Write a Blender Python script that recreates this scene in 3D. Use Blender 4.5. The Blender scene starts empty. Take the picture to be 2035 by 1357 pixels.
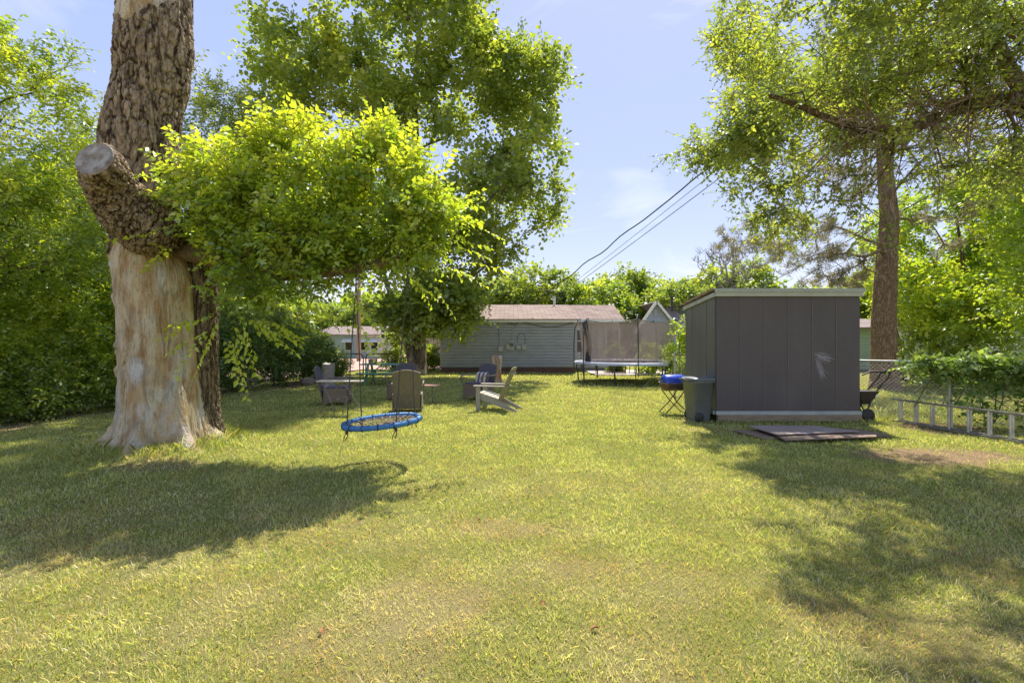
import bpy, math, random
import numpy as np
from mathutils import Vector, Matrix

# ------------------------------------------------------------------ camera, world, sun, exposure
scene = bpy.context.scene
COL = scene.collection
R = math.radians
F_PX, CX, CY, EYE = 960.0, 1017.5, 678.5, 1.6
SUN_EL, SUN_AZ = 57.0, 17.0        # azimuth measured clockwise from +Y (the view direction)

cam_data = bpy.data.cameras.new("camera")
cam = bpy.data.objects.new("camera", cam_data)
COL.objects.link(cam)
cam.location = (0, 0, EYE)
cam.rotation_euler = (R(90), 0, 0)
cam_data.sensor_width = 36.0
cam_data.lens = F_PX / 2035.0 * 36.0
cam_data.clip_end = 2000
scene.camera = cam
scene.render.resolution_x, scene.render.resolution_y = 1024, 682

world = bpy.data.worlds.new("World")
scene.world = world
world.use_nodes = True
nt = world.node_tree
bg = nt.nodes["Background"]
sky = nt.nodes.new("ShaderNodeTexSky")
sky.sky_type = 'NISHITA'
sky.sun_disc = False
sky.sun_elevation = R(SUN_EL)
sky.sun_rotation = R(SUN_AZ)
sky.air_density = 1.0
sky.dust_density = 0.2
sky.ozone_density = 3.0
sky_hsv = nt.nodes.new("ShaderNodeHueSaturation")
sky_hsv.inputs['Saturation'].default_value = 2.5
sky_hsv.inputs['Hue'].default_value = 0.52
sky_hsv.inputs['Value'].default_value = 1.68
# thin wisps of cirrus
tcw = nt.nodes.new("ShaderNodeTexCoord")
mpw = nt.nodes.new("ShaderNodeMapping"); mpw.inputs['Scale'].default_value = (1.6, 1.6, 5.0); mpw.inputs['Rotation'].default_value = (0.3, 0.5, 0.4)
nzw = nt.nodes.new("ShaderNodeTexNoise"); nzw.inputs['Scale'].default_value = 1.3; nzw.inputs['Detail'].default_value = 7; nzw.inputs['Distortion'].default_value = 1.1
rpw = nt.nodes.new("ShaderNodeMapRange"); rpw.inputs['From Min'].default_value = 0.54; rpw.inputs['From Max'].default_value = 0.85; rpw.inputs['To Max'].default_value = 0.32
mxw = nt.nodes.new("ShaderNodeMixRGB"); mxw.inputs['Color2'].default_value = (5.0, 5.0, 5.6, 1)
nt.links.new(tcw.outputs['Generated'], mpw.inputs['Vector']); nt.links.new(mpw.outputs[0], nzw.inputs['Vector'])
nt.links.new(nzw.outputs['Fac'], rpw.inputs['Value']); nt.links.new(rpw.outputs[0], mxw.inputs['Fac'])
gam = nt.nodes.new("ShaderNodeGamma"); gam.inputs['Gamma'].default_value = 0.22      # evens the sky out, as the tone-mapped photograph does
nt.links.new(sky.outputs[0], gam.inputs['Color']); nt.links.new(gam.outputs[0], sky_hsv.inputs['Color']); nt.links.new(sky_hsv.outputs[0], mxw.inputs['Color1'])
tnt = nt.nodes.new("ShaderNodeMixRGB"); tnt.blend_type = 'MULTIPLY'; tnt.inputs['Fac'].default_value = 1.0; tnt.inputs['Color2'].default_value = (1.04, 0.955, 0.975, 1)
nt.links.new(mxw.outputs[0], tnt.inputs['Color1']); nt.links.new(tnt.outputs[0], bg.inputs['Color'])
bg.inputs['Strength'].default_value = 0.15

sun_data = bpy.data.lights.new("sun", 'SUN')
sun_data.energy = 3.3
sun_data.angle = R(0.6)
sun_data.color = (1.0, 0.93, 0.82)
sun = bpy.data.objects.new("sun", sun_data)
COL.objects.link(sun)
sd = Vector((math.sin(R(SUN_AZ)) * math.cos(R(SUN_EL)), math.cos(R(SUN_AZ)) * math.cos(R(SUN_EL)), math.sin(R(SUN_EL))))
sun.rotation_euler = sd.to_track_quat('Z', 'Y').to_euler()

scene.view_settings.view_transform = 'Standard'
scene.view_settings.look = 'None'
scene.view_settings.exposure = 1.58
scene.view_settings.gamma = 1.0
scene.cycles.max_bounces = 10
scene.cycles.diffuse_bounces = 6
scene.cycles.transmission_bounces = 8
scene.cycles.transparent_max_bounces = 12

# ------------------------------------------------------------------ helpers
rng = np.random.default_rng(7)
random.seed(7)


def P(px, py, D):
    return Vector(((px - CX) / F_PX * D, D, EYE + (CY - py) / F_PX * D))


def hash3(ix, iy, iz, seed=0):
    h = (ix.astype(np.int64) * 374761393 + iy.astype(np.int64) * 668265263 + iz.astype(np.int64) * 2147483647 + seed * 1274126177) & 0xffffffff
    h = ((h ^ (h >> 13)) * 1274126177) & 0xffffffff
    h = (h ^ (h >> 16)) & 0xffffffff
    return h / 4294967295.0


def vnoise(x, y, z=None, seed=0):
    x = np.asarray(x, float); y = np.asarray(y, float)
    z = np.zeros_like(x) if z is None else np.asarray(z, float)
    ix, iy, iz = np.floor(x), np.floor(y), np.floor(z)
    fx, fy, fz = x - ix, y - iy, z - iz
    fx, fy, fz = [f * f * (3 - 2 * f) for f in (fx, fy, fz)]
    out = 0
    for dx in (0, 1):
        for dy in (0, 1):
            for dz in (0, 1):
                w = (fx if dx else 1 - fx) * (fy if dy else 1 - fy) * (fz if dz else 1 - fz)
                out = out + w * hash3(ix + dx, iy + dy, iz + dz, seed)
    return out


def fbm(x, y, z=None, seed=0, octs=4):
    a, s, o = 0.5, 1.0, 0
    for k in range(octs):
        o = o + a * vnoise(np.asarray(x) * s, np.asarray(y) * s, None if z is None else np.asarray(z) * s, seed + k)
        a *= 0.5; s *= 2.03
    return o / (1 - 0.5 ** octs)


def tag(o, label=None, cat=None, group=None, kind=None):
    if label: o["label"] = label
    if cat: o["category"] = cat
    if group: o["group"] = group
    if kind: o["kind"] = kind
    return o


def thing(name, label, cat, loc=(0, 0, 0), rotz=0.0, group=None):
    o = bpy.data.objects.new(name, None)
    COL.objects.link(o)
    o.empty_display_size = 0.2
    o.location = loc
    o.rotation_euler = (0, 0, rotz)
    return tag(o, label, cat, group)


def copy_tree(o, parent=None):
    c = o.copy()
    COL.objects.link(c)
    if parent: c.parent = parent
    for ch in list(o.children):
        copy_tree(ch, c)
    return c


def mesh_np(name, V, F, mat, parent=None, smooth=False, attrs=None):
    V = np.ascontiguousarray(V, dtype=np.float32); F = np.ascontiguousarray(F, dtype=np.int32)
    me = bpy.data.meshes.new(name)
    n, k = F.shape
    me.vertices.add(len(V)); me.vertices.foreach_set('co', V.ravel())
    me.loops.add(n * k); me.loops.foreach_set('vertex_index', F.ravel())
    me.polygons.add(n)
    me.polygons.foreach_set('loop_start', np.arange(0, n * k, k, dtype=np.int32))
    me.polygons.foreach_set('loop_total', np.full(n, k, dtype=np.int32))
    if smooth: me.polygons.foreach_set('use_smooth', np.ones(n, dtype=bool))
    if attrs:
        for nm, a in attrs.items():
            at = me.attributes.new(nm, 'FLOAT', 'POINT')
            at.data.foreach_set('value', np.ascontiguousarray(a, dtype=np.float32))
    me.update()
    me.materials.append(mat)
    o = bpy.data.objects.new(name, me)
    COL.objects.link(o)
    if parent: o.parent = parent
    return o


class MB:
    """collects shapes and links them as one mesh object"""
    def __init__(self): self.v = []; self.f = []; self.sm = []

    def add(self, vs, fs, smooth=False):
        b = len(self.v)
        self.v += [tuple(v) for v in vs]
        self.f += [tuple(b + i for i in f) for f in fs]
        self.sm += [smooth] * len(fs)
        return self

    def box(self, c, s, rot=None, taper=None):
        hx, hy, hz = s[0] / 2, s[1] / 2, s[2] / 2
        vs = []
        for z in (-1, 1):
            t = taper if (taper and z > 0) else 1.0
            for x, y in ((-1, -1), (1, -1), (1, 1), (-1, 1)):
                vs.append(Vector((x * hx * t, y * hy * t, z * hz)))
        if rot is not None:
            M = rot if isinstance(rot, Matrix) else Matrix.Rotation(rot, 3, 'Z')
            vs = [M @ v for v in vs]
        c = Vector(c)
        return self.add([v + c for v in vs], [(3, 2, 1, 0), (4, 5, 6, 7), (0, 1, 5, 4), (1, 2, 6, 5), (2, 3, 7, 6), (3, 0, 4, 7)])

    def beam(self, a, b, w, h, up=(0, 0, 1)):
        """rectangular bar from a to b"""
        a, b = Vector(a), Vector(b)
        d = (b - a); L = d.length; d.normalize()
        s = d.cross(Vector(up))
        if s.length < 1e-4: s = d.cross(Vector((1, 0, 0)))
        s.normalize(); u = s.cross(d)
        M = Matrix((s, d, u)).transposed()
        return self.box((a + b) / 2, (w, L, h), M)

    def tube(self, pts, r, n=8, caps=True):
        pts = [Vector(p) for p in pts]
        rr = r if isinstance(r, (list, tuple, np.ndarray)) else [r] * len(pts)
        vs, fs = [], []
        prev = None
        for i, p in enumerate(pts):
            d = (pts[min(i + 1, len(pts) - 1)] - pts[max(i - 1, 0)])
            if d.length < 1e-9: d = Vector((0, 0, 1))
            d.normalize()
            if prev is None:
                a = d.cross(Vector((0, 0, 1)))
                if a.length < 0.05: a = d.cross(Vector((1, 0, 0)))
            else:
                a = prev - d * prev.dot(d)
            a.normalize(); prev = a
            b = d.cross(a)
            for k in range(n):
                t = 2 * math.pi * k / n
                vs.append(p + (a * math.cos(t) + b * math.sin(t)) * rr[i])
        for i in range(len(pts) - 1):
            for k in range(n):
                k2 = (k + 1) % n
                fs.append((i * n + k, i * n + k2, (i + 1) * n + k2, (i + 1) * n + k))
        self.add(vs, fs, True)
        if caps:
            self.add(vs[:n], [tuple(range(n - 1, -1, -1))]); self.add(vs[-n:], [tuple(range(n))])
        return self

    def lathe(self, prof, c=(0, 0, 0), n=24, M=None, smooth=True):
        vs, fs = [], []
        for r, z in prof:
            for k in range(n):
                t = 2 * math.pi * k / n
                v = Vector((r * math.cos(t), r * math.sin(t), z))
                if M is not None: v = M @ v
                vs.append(v + Vector(c))
        for i in range(len(prof) - 1):
            for k in range(n):
                k2 = (k + 1) % n
                fs.append((i * n + k, i * n + k2, (i + 1) * n + k2, (i + 1) * n + k))
        self.add(vs, fs, smooth)
        self.add(vs[:n], [tuple(range(n - 1, -1, -1))]); self.add(vs[-n:], [tuple(range(n))])
        return self

    def prism(self, poly, o, ux, uy, th):
        """flat polygon in the plane (ux, uy) through o, given thickness th along ux x uy (centred)"""
        o, ux, uy = Vector(o), Vector(ux).normalized(), Vector(uy).normalized()
        n = ux.cross(uy).normalized()
        k = len(poly)
        a = [o + ux * p[0] + uy * p[1] + n * th / 2 for p in poly]
        b = [o + ux * p[0] + uy * p[1] - n * th / 2 for p in poly]
        fs = [tuple(range(k)), tuple(range(2 * k - 1, k - 1, -1))]
        for i in range(k):
            j = (i + 1) % k
            fs.append((i, i + k, j + k, j))
        return self.add(a + b, fs)

    def build(self, name, mat, parent=None, bevel=0.0):
        me = bpy.data.meshes.new(name)
        me.from_pydata(self.v, [], self.f)
        me.polygons.foreach_set('use_smooth', self.sm)
        me.update()
        me.materials.append(mat)
        o = bpy.data.objects.new(name, me)
        COL.objects.link(o)
        if parent: o.parent = parent
        if bevel > 0:
            m = o.modifiers.new("bevel", 'BEVEL'); m.width = bevel; m.segments = 2; m.limit_method = 'ANGLE'
        return o


# ------------------------------------------------------------------ materials
def mat(name, c1, c2=None, scale=8.0, stretch=(1, 1, 1), rough=0.8, bump=0.0, bscale=None, metal=0.0, spec=0.3,
        contrast=(0.35, 0.65), c3=None, scale3=1.0, amt3=(0.55, 0.75), detail=5, coords='Object', bstretch=None):
    m = bpy.data.materials.new(name); m.use_nodes = True
    t = m.node_tree; n = t.nodes; L = t.links
    b = n['Principled BSDF']
    b.inputs['Roughness'].default_value = rough
    b.inputs['Metallic'].default_value = metal
    b.inputs['Specular IOR Level'].default_value = spec
    tc = n.new('ShaderNodeTexCoord')
    mp = n.new('ShaderNodeMapping'); mp.inputs['Scale'].default_value = stretch
    L.new(tc.outputs[coords], mp.inputs['Vector'])
    col = None
    if c2 is None: c2 = tuple(min(1, x * 0.8) for x in c1)
    nz = n.new('ShaderNodeTexNoise'); nz.inputs['Scale'].default_value = scale; nz.inputs['Detail'].default_value = detail; nz.inputs['Roughness'].default_value = 0.6
    L.new(mp.outputs[0], nz.inputs['Vector'])
    r = n.new('ShaderNodeMapRange'); r.inputs['From Min'].default_value = contrast[0]; r.inputs['From Max'].default_value = contrast[1]
    L.new(nz.outputs['Fac'], r.inputs['Value'])
    mx = n.new('ShaderNodeMixRGB'); mx.inputs['Color1'].default_value = (*c1, 1); mx.inputs['Color2'].default_value = (*c2, 1)
    L.new(r.outputs[0], mx.inputs['Fac'])
    col = mx.outputs[0]
    if c3 is not None:
        n3 = n.new('ShaderNodeTexNoise'); n3.inputs['Scale'].default_value = scale3; n3.inputs['Detail'].default_value = 6
        L.new(mp.outputs[0], n3.inputs['Vector'])
        r3 = n.new('ShaderNodeMapRange'); r3.inputs['From Min'].default_value = amt3[0]; r3.inputs['From Max'].default_value = amt3[1]
        L.new(n3.outputs['Fac'], r3.inputs['Value'])
        m3 = n.new('ShaderNodeMixRGB'); m3.inputs['Color2'].default_value = (*c3, 1)
        L.new(r3.outputs[0], m3.inputs['Fac']); L.new(col, m3.inputs['Color1'])
        col = m3.outputs[0]
    L.new(col, b.inputs['Base Color'])
    if bump > 0:
        nb = n.new('ShaderNodeTexNoise'); nb.inputs['Scale'].default_value = bscale or scale * 2; nb.inputs['Detail'].default_value = 6
        if bstretch:
            mb_ = n.new('ShaderNodeMapping'); mb_.inputs['Scale'].default_value = bstretch
            L.new(tc.outputs[coords], mb_.inputs['Vector']); L.new(mb_.outputs[0], nb.inputs['Vector'])
        else:
            L.new(mp.outputs[0], nb.inputs['Vector'])
        bm = n.new('ShaderNodeBump'); bm.inputs['Strength'].default_value = 1.0; bm.inputs['Distance'].default_value = bump
        L.new(nb.outputs['Fac'], bm.inputs['Height']); L.new(bm.outputs[0], b.inputs['Normal'])
    return m


def leaf_mat(name, ramp, trans=0.5, tcol=(1.0, 1.0, 0.45), tgain=1.5, rough=0.45, gloss=0.06):
    """ramp: list of (pos, colour); the per-leaf attribute 'tint' picks along it"""
    m = bpy.data.materials.new(name); m.use_nodes = True
    t = m.node_tree; n = t.nodes; L = t.links
    n.remove(n['Principled BSDF']); out = n['Material Output']
    at = n.new('ShaderNodeAttribute'); at.attribute_name = 'tint'
    cr = n.new('ShaderNodeValToRGB')
    els = cr.color_ramp.elements
    while len(els) < len(ramp): els.new(0.5)
    for e, (p, c) in zip(els, ramp): e.position = p; e.color = (*c, 1)
    L.new(at.outputs['Fac'], cr.inputs['Fac'])
    df = n.new('ShaderNodeBsdfDiffuse'); L.new(cr.outputs[0], df.inputs['Color'])
    tm = n.new('ShaderNodeMixRGB'); tm.blend_type = 'MULTIPLY'; tm.inputs['Fac'].default_value = 1
    tm.inputs['Color2'].default_value = (tcol[0] * tgain, tcol[1] * tgain, tcol[2] * tgain, 1)
    L.new(cr.outputs[0], tm.inputs['Color1'])
    tr = n.new('ShaderNodeBsdfTranslucent'); L.new(tm.outputs[0], tr.inputs['Color'])
    mx = n.new('ShaderNodeMixShader'); mx.inputs['Fac'].default_value = trans
    L.new(df.outputs[0], mx.inputs[1]); L.new(tr.outputs[0], mx.inputs[2])
    gl = n.new('ShaderNodeBsdfGlossy'); gl.inputs['Roughness'].default_value = rough; gl.inputs['Color'].default_value = (0.9, 0.95, 1, 1)
    m2 = n.new('ShaderNodeMixShader'); m2.inputs['Fac'].default_value = gloss
    L.new(mx.outputs[0], m2.inputs[1]); L.new(gl.outputs[0], m2.inputs[2])
    L.new(m2.outputs[0], out.inputs['Surface'])
    return m


def bark_mat(name, dark, light, vscale=14.0, zs=0.25, bump=0.03, moss=None, attr=False):
    """furrowed bark from two ridged noises drawn out along the trunk; attr: take the furrows from the modelled height"""
    m = bpy.data.materials.new(name); m.use_nodes = True
    t = m.node_tree; n = t.nodes; L = t.links
    b = n['Principled BSDF']; b.inputs['Roughness'].default_value = 0.95; b.inputs['Specular IOR Level'].default_value = 0.1
    tc = n.new('ShaderNodeTexCoord'); mp = n.new('ShaderNodeMapping'); mp.inputs['Scale'].default_value = (1, 1, zs)
    L.new(tc.outputs['Object'], mp.inputs['Vector'])
    def ridge(sc, det, dist):
        q = n.new('ShaderNodeTexNoise'); q.inputs['Scale'].default_value = sc; q.inputs['Detail'].default_value = det; q.inputs['Distortion'].default_value = dist
        L.new(mp.outputs[0], q.inputs['Vector'])
        a = n.new('ShaderNodeMath'); a.operation = 'SUBTRACT'; a.inputs[1].default_value = 0.5; L.new(q.outputs['Fac'], a.inputs[0])
        c = n.new('ShaderNodeMath'); c.operation = 'ABSOLUTE'; L.new(a.outputs[0], c.inputs[0])
        r = n.new('ShaderNodeMapRange'); r.inputs['From Max'].default_value = 0.13; L.new(c.outputs[0], r.inputs['Value'])
        return r.outputs[0]
    def wsum(x, wx, y):
        q = n.new('ShaderNodeMath'); q.operation = 'MULTIPLY_ADD'; q.inputs[1].default_value = wx
        L.new(x, q.inputs[0])
        if y is None: q.inputs[2].default_value = 0
        else: L.new(y, q.inputs[2])
        return q.outputs[0]
    nf = n.new('ShaderNodeTexNoise'); nf.inputs['Scale'].default_value = 60; nf.inputs['Detail'].default_value = 8; L.new(mp.outputs[0], nf.inputs['Vector'])
    h = wsum(ridge(vscale, 2, .6), 0.55, wsum(ridge(vscale * 2.3, 3, .4), 0.3, wsum(nf.outputs['Fac'], 0.3, None)))
    hc = h
    if attr:
        at = n.new('ShaderNodeAttribute'); at.attribute_name = 'ht'
        hc = wsum(at.outputs['Fac'], 0.95, wsum(h, 0.22, None))
    r2 = n.new('ShaderNodeMapRange'); r2.inputs['From Min'].default_value = 0.42 if attr else 0.3; r2.inputs['From Max'].default_value = 1.14 if attr else 1.0
    L.new(hc, r2.inputs['Value'])
    mx = n.new('ShaderNodeMixRGB'); mx.inputs['Color1'].default_value = (*dark, 1); mx.inputs['Color2'].default_value = (*light, 1)
    L.new(r2.outputs[0], mx.inputs['Fac'])
    col = mx.outputs[0]
    n3 = n.new('ShaderNodeTexNoise'); n3.inputs['Scale'].default_value = 2.4; n3.inputs['Detail'].default_value = 6
    L.new(tc.outputs['Object'], n3.inputs['Vector'])
    r3 = n.new('ShaderNodeMapRange'); r3.inputs['From Min'].default_value = 0.5; r3.inputs['From Max'].default_value = 0.72; r3.inputs['To Max'].default_value = 0.7 if moss else 0.12
    L.new(n3.outputs['Fac'], r3.inputs['Value'])
    m3 = n.new('ShaderNodeMixRGB'); m3.inputs['Color2'].default_value = (*(moss or tuple(min(1, c * 1.35) for c in light)), 1)
    L.new(r3.outputs[0], m3.inputs['Fac']); L.new(col, m3.inputs['Color1']); col = m3.outputs[0]
    L.new(col, b.inputs['Base Color'])
    bm = n.new('ShaderNodeBump'); bm.inputs['Distance'].default_value = bump
    L.new(h, bm.inputs['Height']); L.new(bm.outputs[0], b.inputs['Normal'])
    return m


BARK = bark_mat("rough_bark", (0.05, 0.033, 0.02), (0.47, 0.355, 0.245), 9.0, 0.28, 0.03, attr=True)
BARK_DK = bark_mat("dark_bark", (0.07, 0.05, 0.03), (0.33, 0.26, 0.17), 16.0, 0.16, 0.03)
BARK_PINE = bark_mat("pine_bark", (0.20, 0.13, 0.085), (0.46, 0.32, 0.22), 15.0, 0.3, 0.03)
BARK_GREY = bark_mat("grey_bark", (0.08, 0.06, 0.05), (0.28, 0.22, 0.18), 9.0, 0.25, 0.02, (0.62, 0.56, 0.44))
TWIG = mat("twig_bark", (0.20, 0.14, 0.09), (0.10, 0.07, 0.05), 20, rough=0.9)
PALE_WOOD = mat("bare_pale_wood", (0.60, 0.50, 0.33), (0.38, 0.24, 0.11), 2.6, (2.4, 2.4, 0.9), 0.85, 0.03, 16, contrast=(0.42, 0.60), detail=12,
                c3=(0.60, 0.58, 0.53), scale3=1.5, amt3=(0.52, 0.66), bstretch=(2.4, 2.4, 0.45))


def add_streaks(m, col, scale, stretch, lo, hi, amt):
    """narrow cracks and weather streaks laid over a material's colour"""
    t = m.node_tree; n = t.nodes; L = t.links; b = n['Principled BSDF']
    src = b.inputs['Base Color'].links[0].from_socket
    tc = n.new('ShaderNodeTexCoord'); mp = n.new('ShaderNodeMapping'); mp.inputs['Scale'].default_value = stretch; L.new(tc.outputs['Object'], mp.inputs['Vector'])
    q = n.new('ShaderNodeTexNoise'); q.inputs['Scale'].default_value = scale; q.inputs['Detail'].default_value = 9; q.inputs['Roughness'].default_value = .7; q.inputs['Distortion'].default_value = .5
    L.new(mp.outputs[0], q.inputs['Vector'])
    r = n.new('ShaderNodeMapRange'); r.inputs['From Min'].default_value = lo; r.inputs['From Max'].default_value = hi; r.inputs['To Max'].default_value = amt; L.new(q.outputs['Fac'], r.inputs['Value'])
    x = n.new('ShaderNodeMixRGB'); x.inputs['Color2'].default_value = (*col, 1); L.new(r.outputs[0], x.inputs['Fac']); L.new(src, x.inputs['Color1']); L.new(x.outputs[0], b.inputs['Base Color'])


add_streaks(PALE_WOOD, (0.10, 0.065, 0.035), 22, (1.6, 1.6, 0.22), .55, .66, .75)
add_streaks(PALE_WOOD, (0.22, 0.15, 0.09), 60, (1, 1, 0.5), .54, .64, .6)
add_streaks(PALE_WOOD, (0.27, 0.26, 0.22), 4.5, (1, 1, 0.5), .52, .64, .6)
add_streaks(PALE_WOOD, (0.52, 0.34, 0.14), 3.2, (1, 1, 0.6), .50, .62, .55)
CUT_WOOD = mat("cut_wood", (0.34, 0.30, 0.26), (0.20, 0.155, 0.12), 12, rough=0.9, bump=0.012, bscale=30, c3=(0.46, 0.44, 0.41), scale3=7, amt3=(.5, .7))

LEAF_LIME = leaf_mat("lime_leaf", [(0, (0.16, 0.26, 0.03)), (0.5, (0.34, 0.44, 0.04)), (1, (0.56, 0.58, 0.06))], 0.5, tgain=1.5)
LEAF_MID = leaf_mat("mid_leaf", [(0, (0.12, 0.19, 0.035)), (0.5, (0.25, 0.34, 0.05)), (1, (0.46, 0.49, 0.07))], 0.5, tgain=1.5)
LEAF_OLIVE = leaf_mat("olive_leaf", [(0, (0.11, 0.16, 0.04)), (0.5, (0.235, 0.30, 0.05)), (1, (0.44, 0.46, 0.075))], 0.5, tgain=1.6)
LEAF_DARK = leaf_mat("dark_leaf", [(0, (0.08, 0.14, 0.04)), (0.6, (0.16, 0.26, 0.05)), (1, (0.34, 0.40, 0.08))], 0.4, tgain=1.4)
LEAF_ELM = leaf_mat("elm_leaf", [(0, (0.12, 0.17, 0.045)), (0.5, (0.25, 0.315, 0.055)), (1, (0.46, 0.49, 0.09))], 0.5, tgain=1.6)
NEEDLE = leaf_mat("pine_needle", [(0, (0.10, 0.10, 0.07)), (0.5, (0.22, 0.20, 0.13)), (1, (0.34, 0.26, 0.20))], 0.35)
VINE = leaf_mat("vine_leaf", [(0, (0.06, 0.13, 0.03)), (0.6, (0.16, 0.26, 0.06)), (1, (0.36, 0.44, 0.12))], 0.45, tgain=1.5, gloss=0.045)

# ------------------------------------------------------------------ foliage machinery
def norm(a): return a / np.maximum(np.linalg.norm(a, axis=-1, keepdims=True), 1e-9)


def leaf_geo(Pos, Dir, Nor, Ln, Wd, hero=False):
    n = len(Pos)
    Dir = norm(Dir); S = norm(np.cross(Dir, Nor)); N = np.cross(S, Dir)
    Ln = np.asarray(Ln).reshape(-1, 1); Wd = np.asarray(Wd).reshape(-1, 1)
    if hero:
        b = Pos
        m = Pos + Dir * Ln * 0.5 - N * Wd * 0.12
        l = Pos + Dir * Ln * 0.40 - S * Wd * 0.5 + N * Wd * 0.14
        r = Pos + Dir * Ln * 0.40 + S * Wd * 0.5 + N * Wd * 0.14
        t = Pos + Dir * Ln - N * Ln * 0.16
        V = np.stack([b, l, m, r, t], 1).reshape(-1, 3)
        base = (np.arange(n) * 5)[:, None]
        F = np.concatenate([base + np.array([0, 3, 2]), base + np.array([0, 2, 1]), base + np.array([2, 3, 4]), base + np.array([2, 4, 1])], 0)
        return V, F, 5
    l = Pos + Dir * Ln * 0.45 - S * Wd * 0.5
    r = Pos + Dir * Ln * 0.45 + S * Wd * 0.5
    t = Pos + Dir * Ln - N * Ln * 0.1
    V = np.stack([Pos, r, t, l], 1).reshape(-1, 3)
    F = (np.arange(n) * 4)[:, None] + np.array([0, 1, 2, 3])
    return V, F, 4


def twig_leaves(O, T, Lt, nl, size, r, droop=0.25, hero=False, tint=None, aspect=0.55, spread=0.9):
    """leaves set alternately along straight twigs O + T*s; returns V,F,tint"""
    n = len(O)
    k = np.arange(nl)
    s = (k + 0.6) / nl
    side = np.where(k % 2 == 0, 1.0, -1.0)
    up = np.array([0, 0, 1.0])
    T = norm(T)
    U0 = norm(np.cross(T, norm(np.cross(up + r.normal(0, .35, (n, 3)), T))))
    S0 = norm(np.cross(T, U0))
    Pos = O[:, None, :] + T[:, None, :] * (Lt[:, None] * s[None, :])[..., None]
    Pos = Pos - up * (0.25 * Lt[:, None] * s[None, :] ** 2)[..., None] * droop * 2
    Dir = T[:, None, :] * 0.6 + S0[:, None, :] * side[None, :, None] * spread + r.normal(0, .28, (n, nl, 3)) - up * droop
    Nor = U0[:, None, :] + r.normal(0, .38, (n, nl, 3))
    sz = size * r.uniform(0.65, 1.25, (n, nl))
    Pos, Dir, Nor, sz = Pos.reshape(-1, 3), Dir.reshape(-1, 3), Nor.reshape(-1, 3), sz.ravel()
    V, F, m = leaf_geo(Pos, Dir, Nor, sz, sz * aspect, hero)
    tt = r.normal(0, 0.16, n * nl) + (np.repeat(tint, nl) if tint is not None else 0.5)
    return V, F, np.repeat(np.clip(tt, 0, 1), m)


def in_shapes(shapes, n, r, gap=0.42, gs=0.9, shell=0.6):
    """points inside a union of ellipsoids (cx,cy,cz,rx,ry,rz,weight); noise leaves gaps"""
    out = []
    w = np.array([s[3] * s[4] * s[5] * (s[6] if len(s) > 6 else 1) for s in shapes]); w = w / w.sum()
    while sum(len(o) for o in out) < n:
        idx = r.choice(len(shapes), n, p=w)
        d = norm(r.normal(size=(n, 3)))
        rad = r.uniform(0, 1, n) ** (1 / 3 * shell)
        S = np.array([s[:6] for s in shapes])[idx]
        p = S[:, :3] + d * S[:, 3:6] * rad[:, None]
        g = fbm(p[:, 0] * gs, p[:, 1] * gs, p[:, 2] * gs, seed=3, octs=2)
        out.append(p[g > gap])
    return np.concatenate(out)[:n]


def grow(trunk, targets, trunk_r, tip_r=0.008, wander=0.10, pl=0.35, up=0.2, ex=2.3, step=0.45, r=rng, start=0.35):
    """greedy branching from a trunk polyline to target points"""
    pos = [np.array(p, float) for p in trunk]
    par = [-1] + list(range(len(trunk) - 1))
    plen = [0.0]
    for i in range(1, len(trunk)): plen.append(plen[-1] + float(np.linalg.norm(pos[i] - pos[i - 1])))
    trn = len(trunk)
    first = int(start * trn)
    PA = np.zeros((60000, 3)); PA[:trn] = np.array(pos)
    PL = np.zeros(60000); PL[:trn] = plen
    base = PA[trn - 1] * 0.5 + PA[first] * 0.5
    order = np.argsort(np.linalg.norm(targets - base, axis=1))
    cnt = trn
    PR = list(par)
    chains = []
    for ti in order:
        t = targets[ti]
        P_ = PA[first:cnt]
        d = t - P_
        dist = np.linalg.norm(d, axis=1)
        cost = dist + pl * PL[first:cnt] + np.maximum(0, -d[:, 2]) * 0.5
        j = first + int(np.argmin(cost))
        dd = dist[j - first]
        if dd < 0.05: continue
        pj = PA[j]
        pd = PA[j] - PA[PR[j]] if PR[j] >= 0 else np.array([0, 0, 1.0])
        pd = pd / max(np.linalg.norm(pd), 1e-6)
        c = pj + (pd * 0.35 + np.array([0, 0, up])) * dd + r.normal(0, wander, 3) * dd
        ns = max(2, int(dd / step) + 1)
        ch = [j]
        for k in range(1, ns + 1):
            u = k / ns
            q = (1 - u) ** 2 * pj + 2 * u * (1 - u) * c + u * u * t
            if k < ns: q = q + r.normal(0, 0.035, 3) * dd
            PA[cnt] = q; PL[cnt] = PL[ch[-1]] + float(np.linalg.norm(q - PA[ch[-1]]))
            PR.append(ch[-1]); ch.append(cnt); cnt += 1
        chains.append(ch)
        if cnt > 59000: break
    load = np.zeros(cnt)
    kids = np.bincount(np.array(PR[1:cnt]), minlength=cnt)
    rad = np.zeros(cnt)
    for i in range(cnt - 1, 0, -1):
        if load[i] == 0: load[i] = tip_r ** ex
        load[PR[i]] += load[i]
        load[i] = load[i]
    rad = load ** (1 / ex)
    tr = np.array(trunk_r, float)
    for ch in chains: pass
    # thin anything thicker than its trunk attachment
    rad[:trn] = tr
    for ch in chains:
        a = rad[ch[0]]
        for k in ch[1:]: rad[k] = min(rad[k], a * 0.8)
    return PA[:cnt], rad, chains


def branches_mesh(PA, rad, chains, minr=0.006, nmax=8):
    mb = MB()
    for ch in chains:
        rs = [float(rad[k]) for k in ch]
        rs[0] = min(rs[0], rs[1] * 1.15)
        if max(rs) < minr: continue
        n = 4 if rs[1] < 0.02 else (6 if rs[1] < 0.07 else nmax)
        mb.tube([PA[k] for k in ch], rs, n, caps=False)
    return mb


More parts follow.
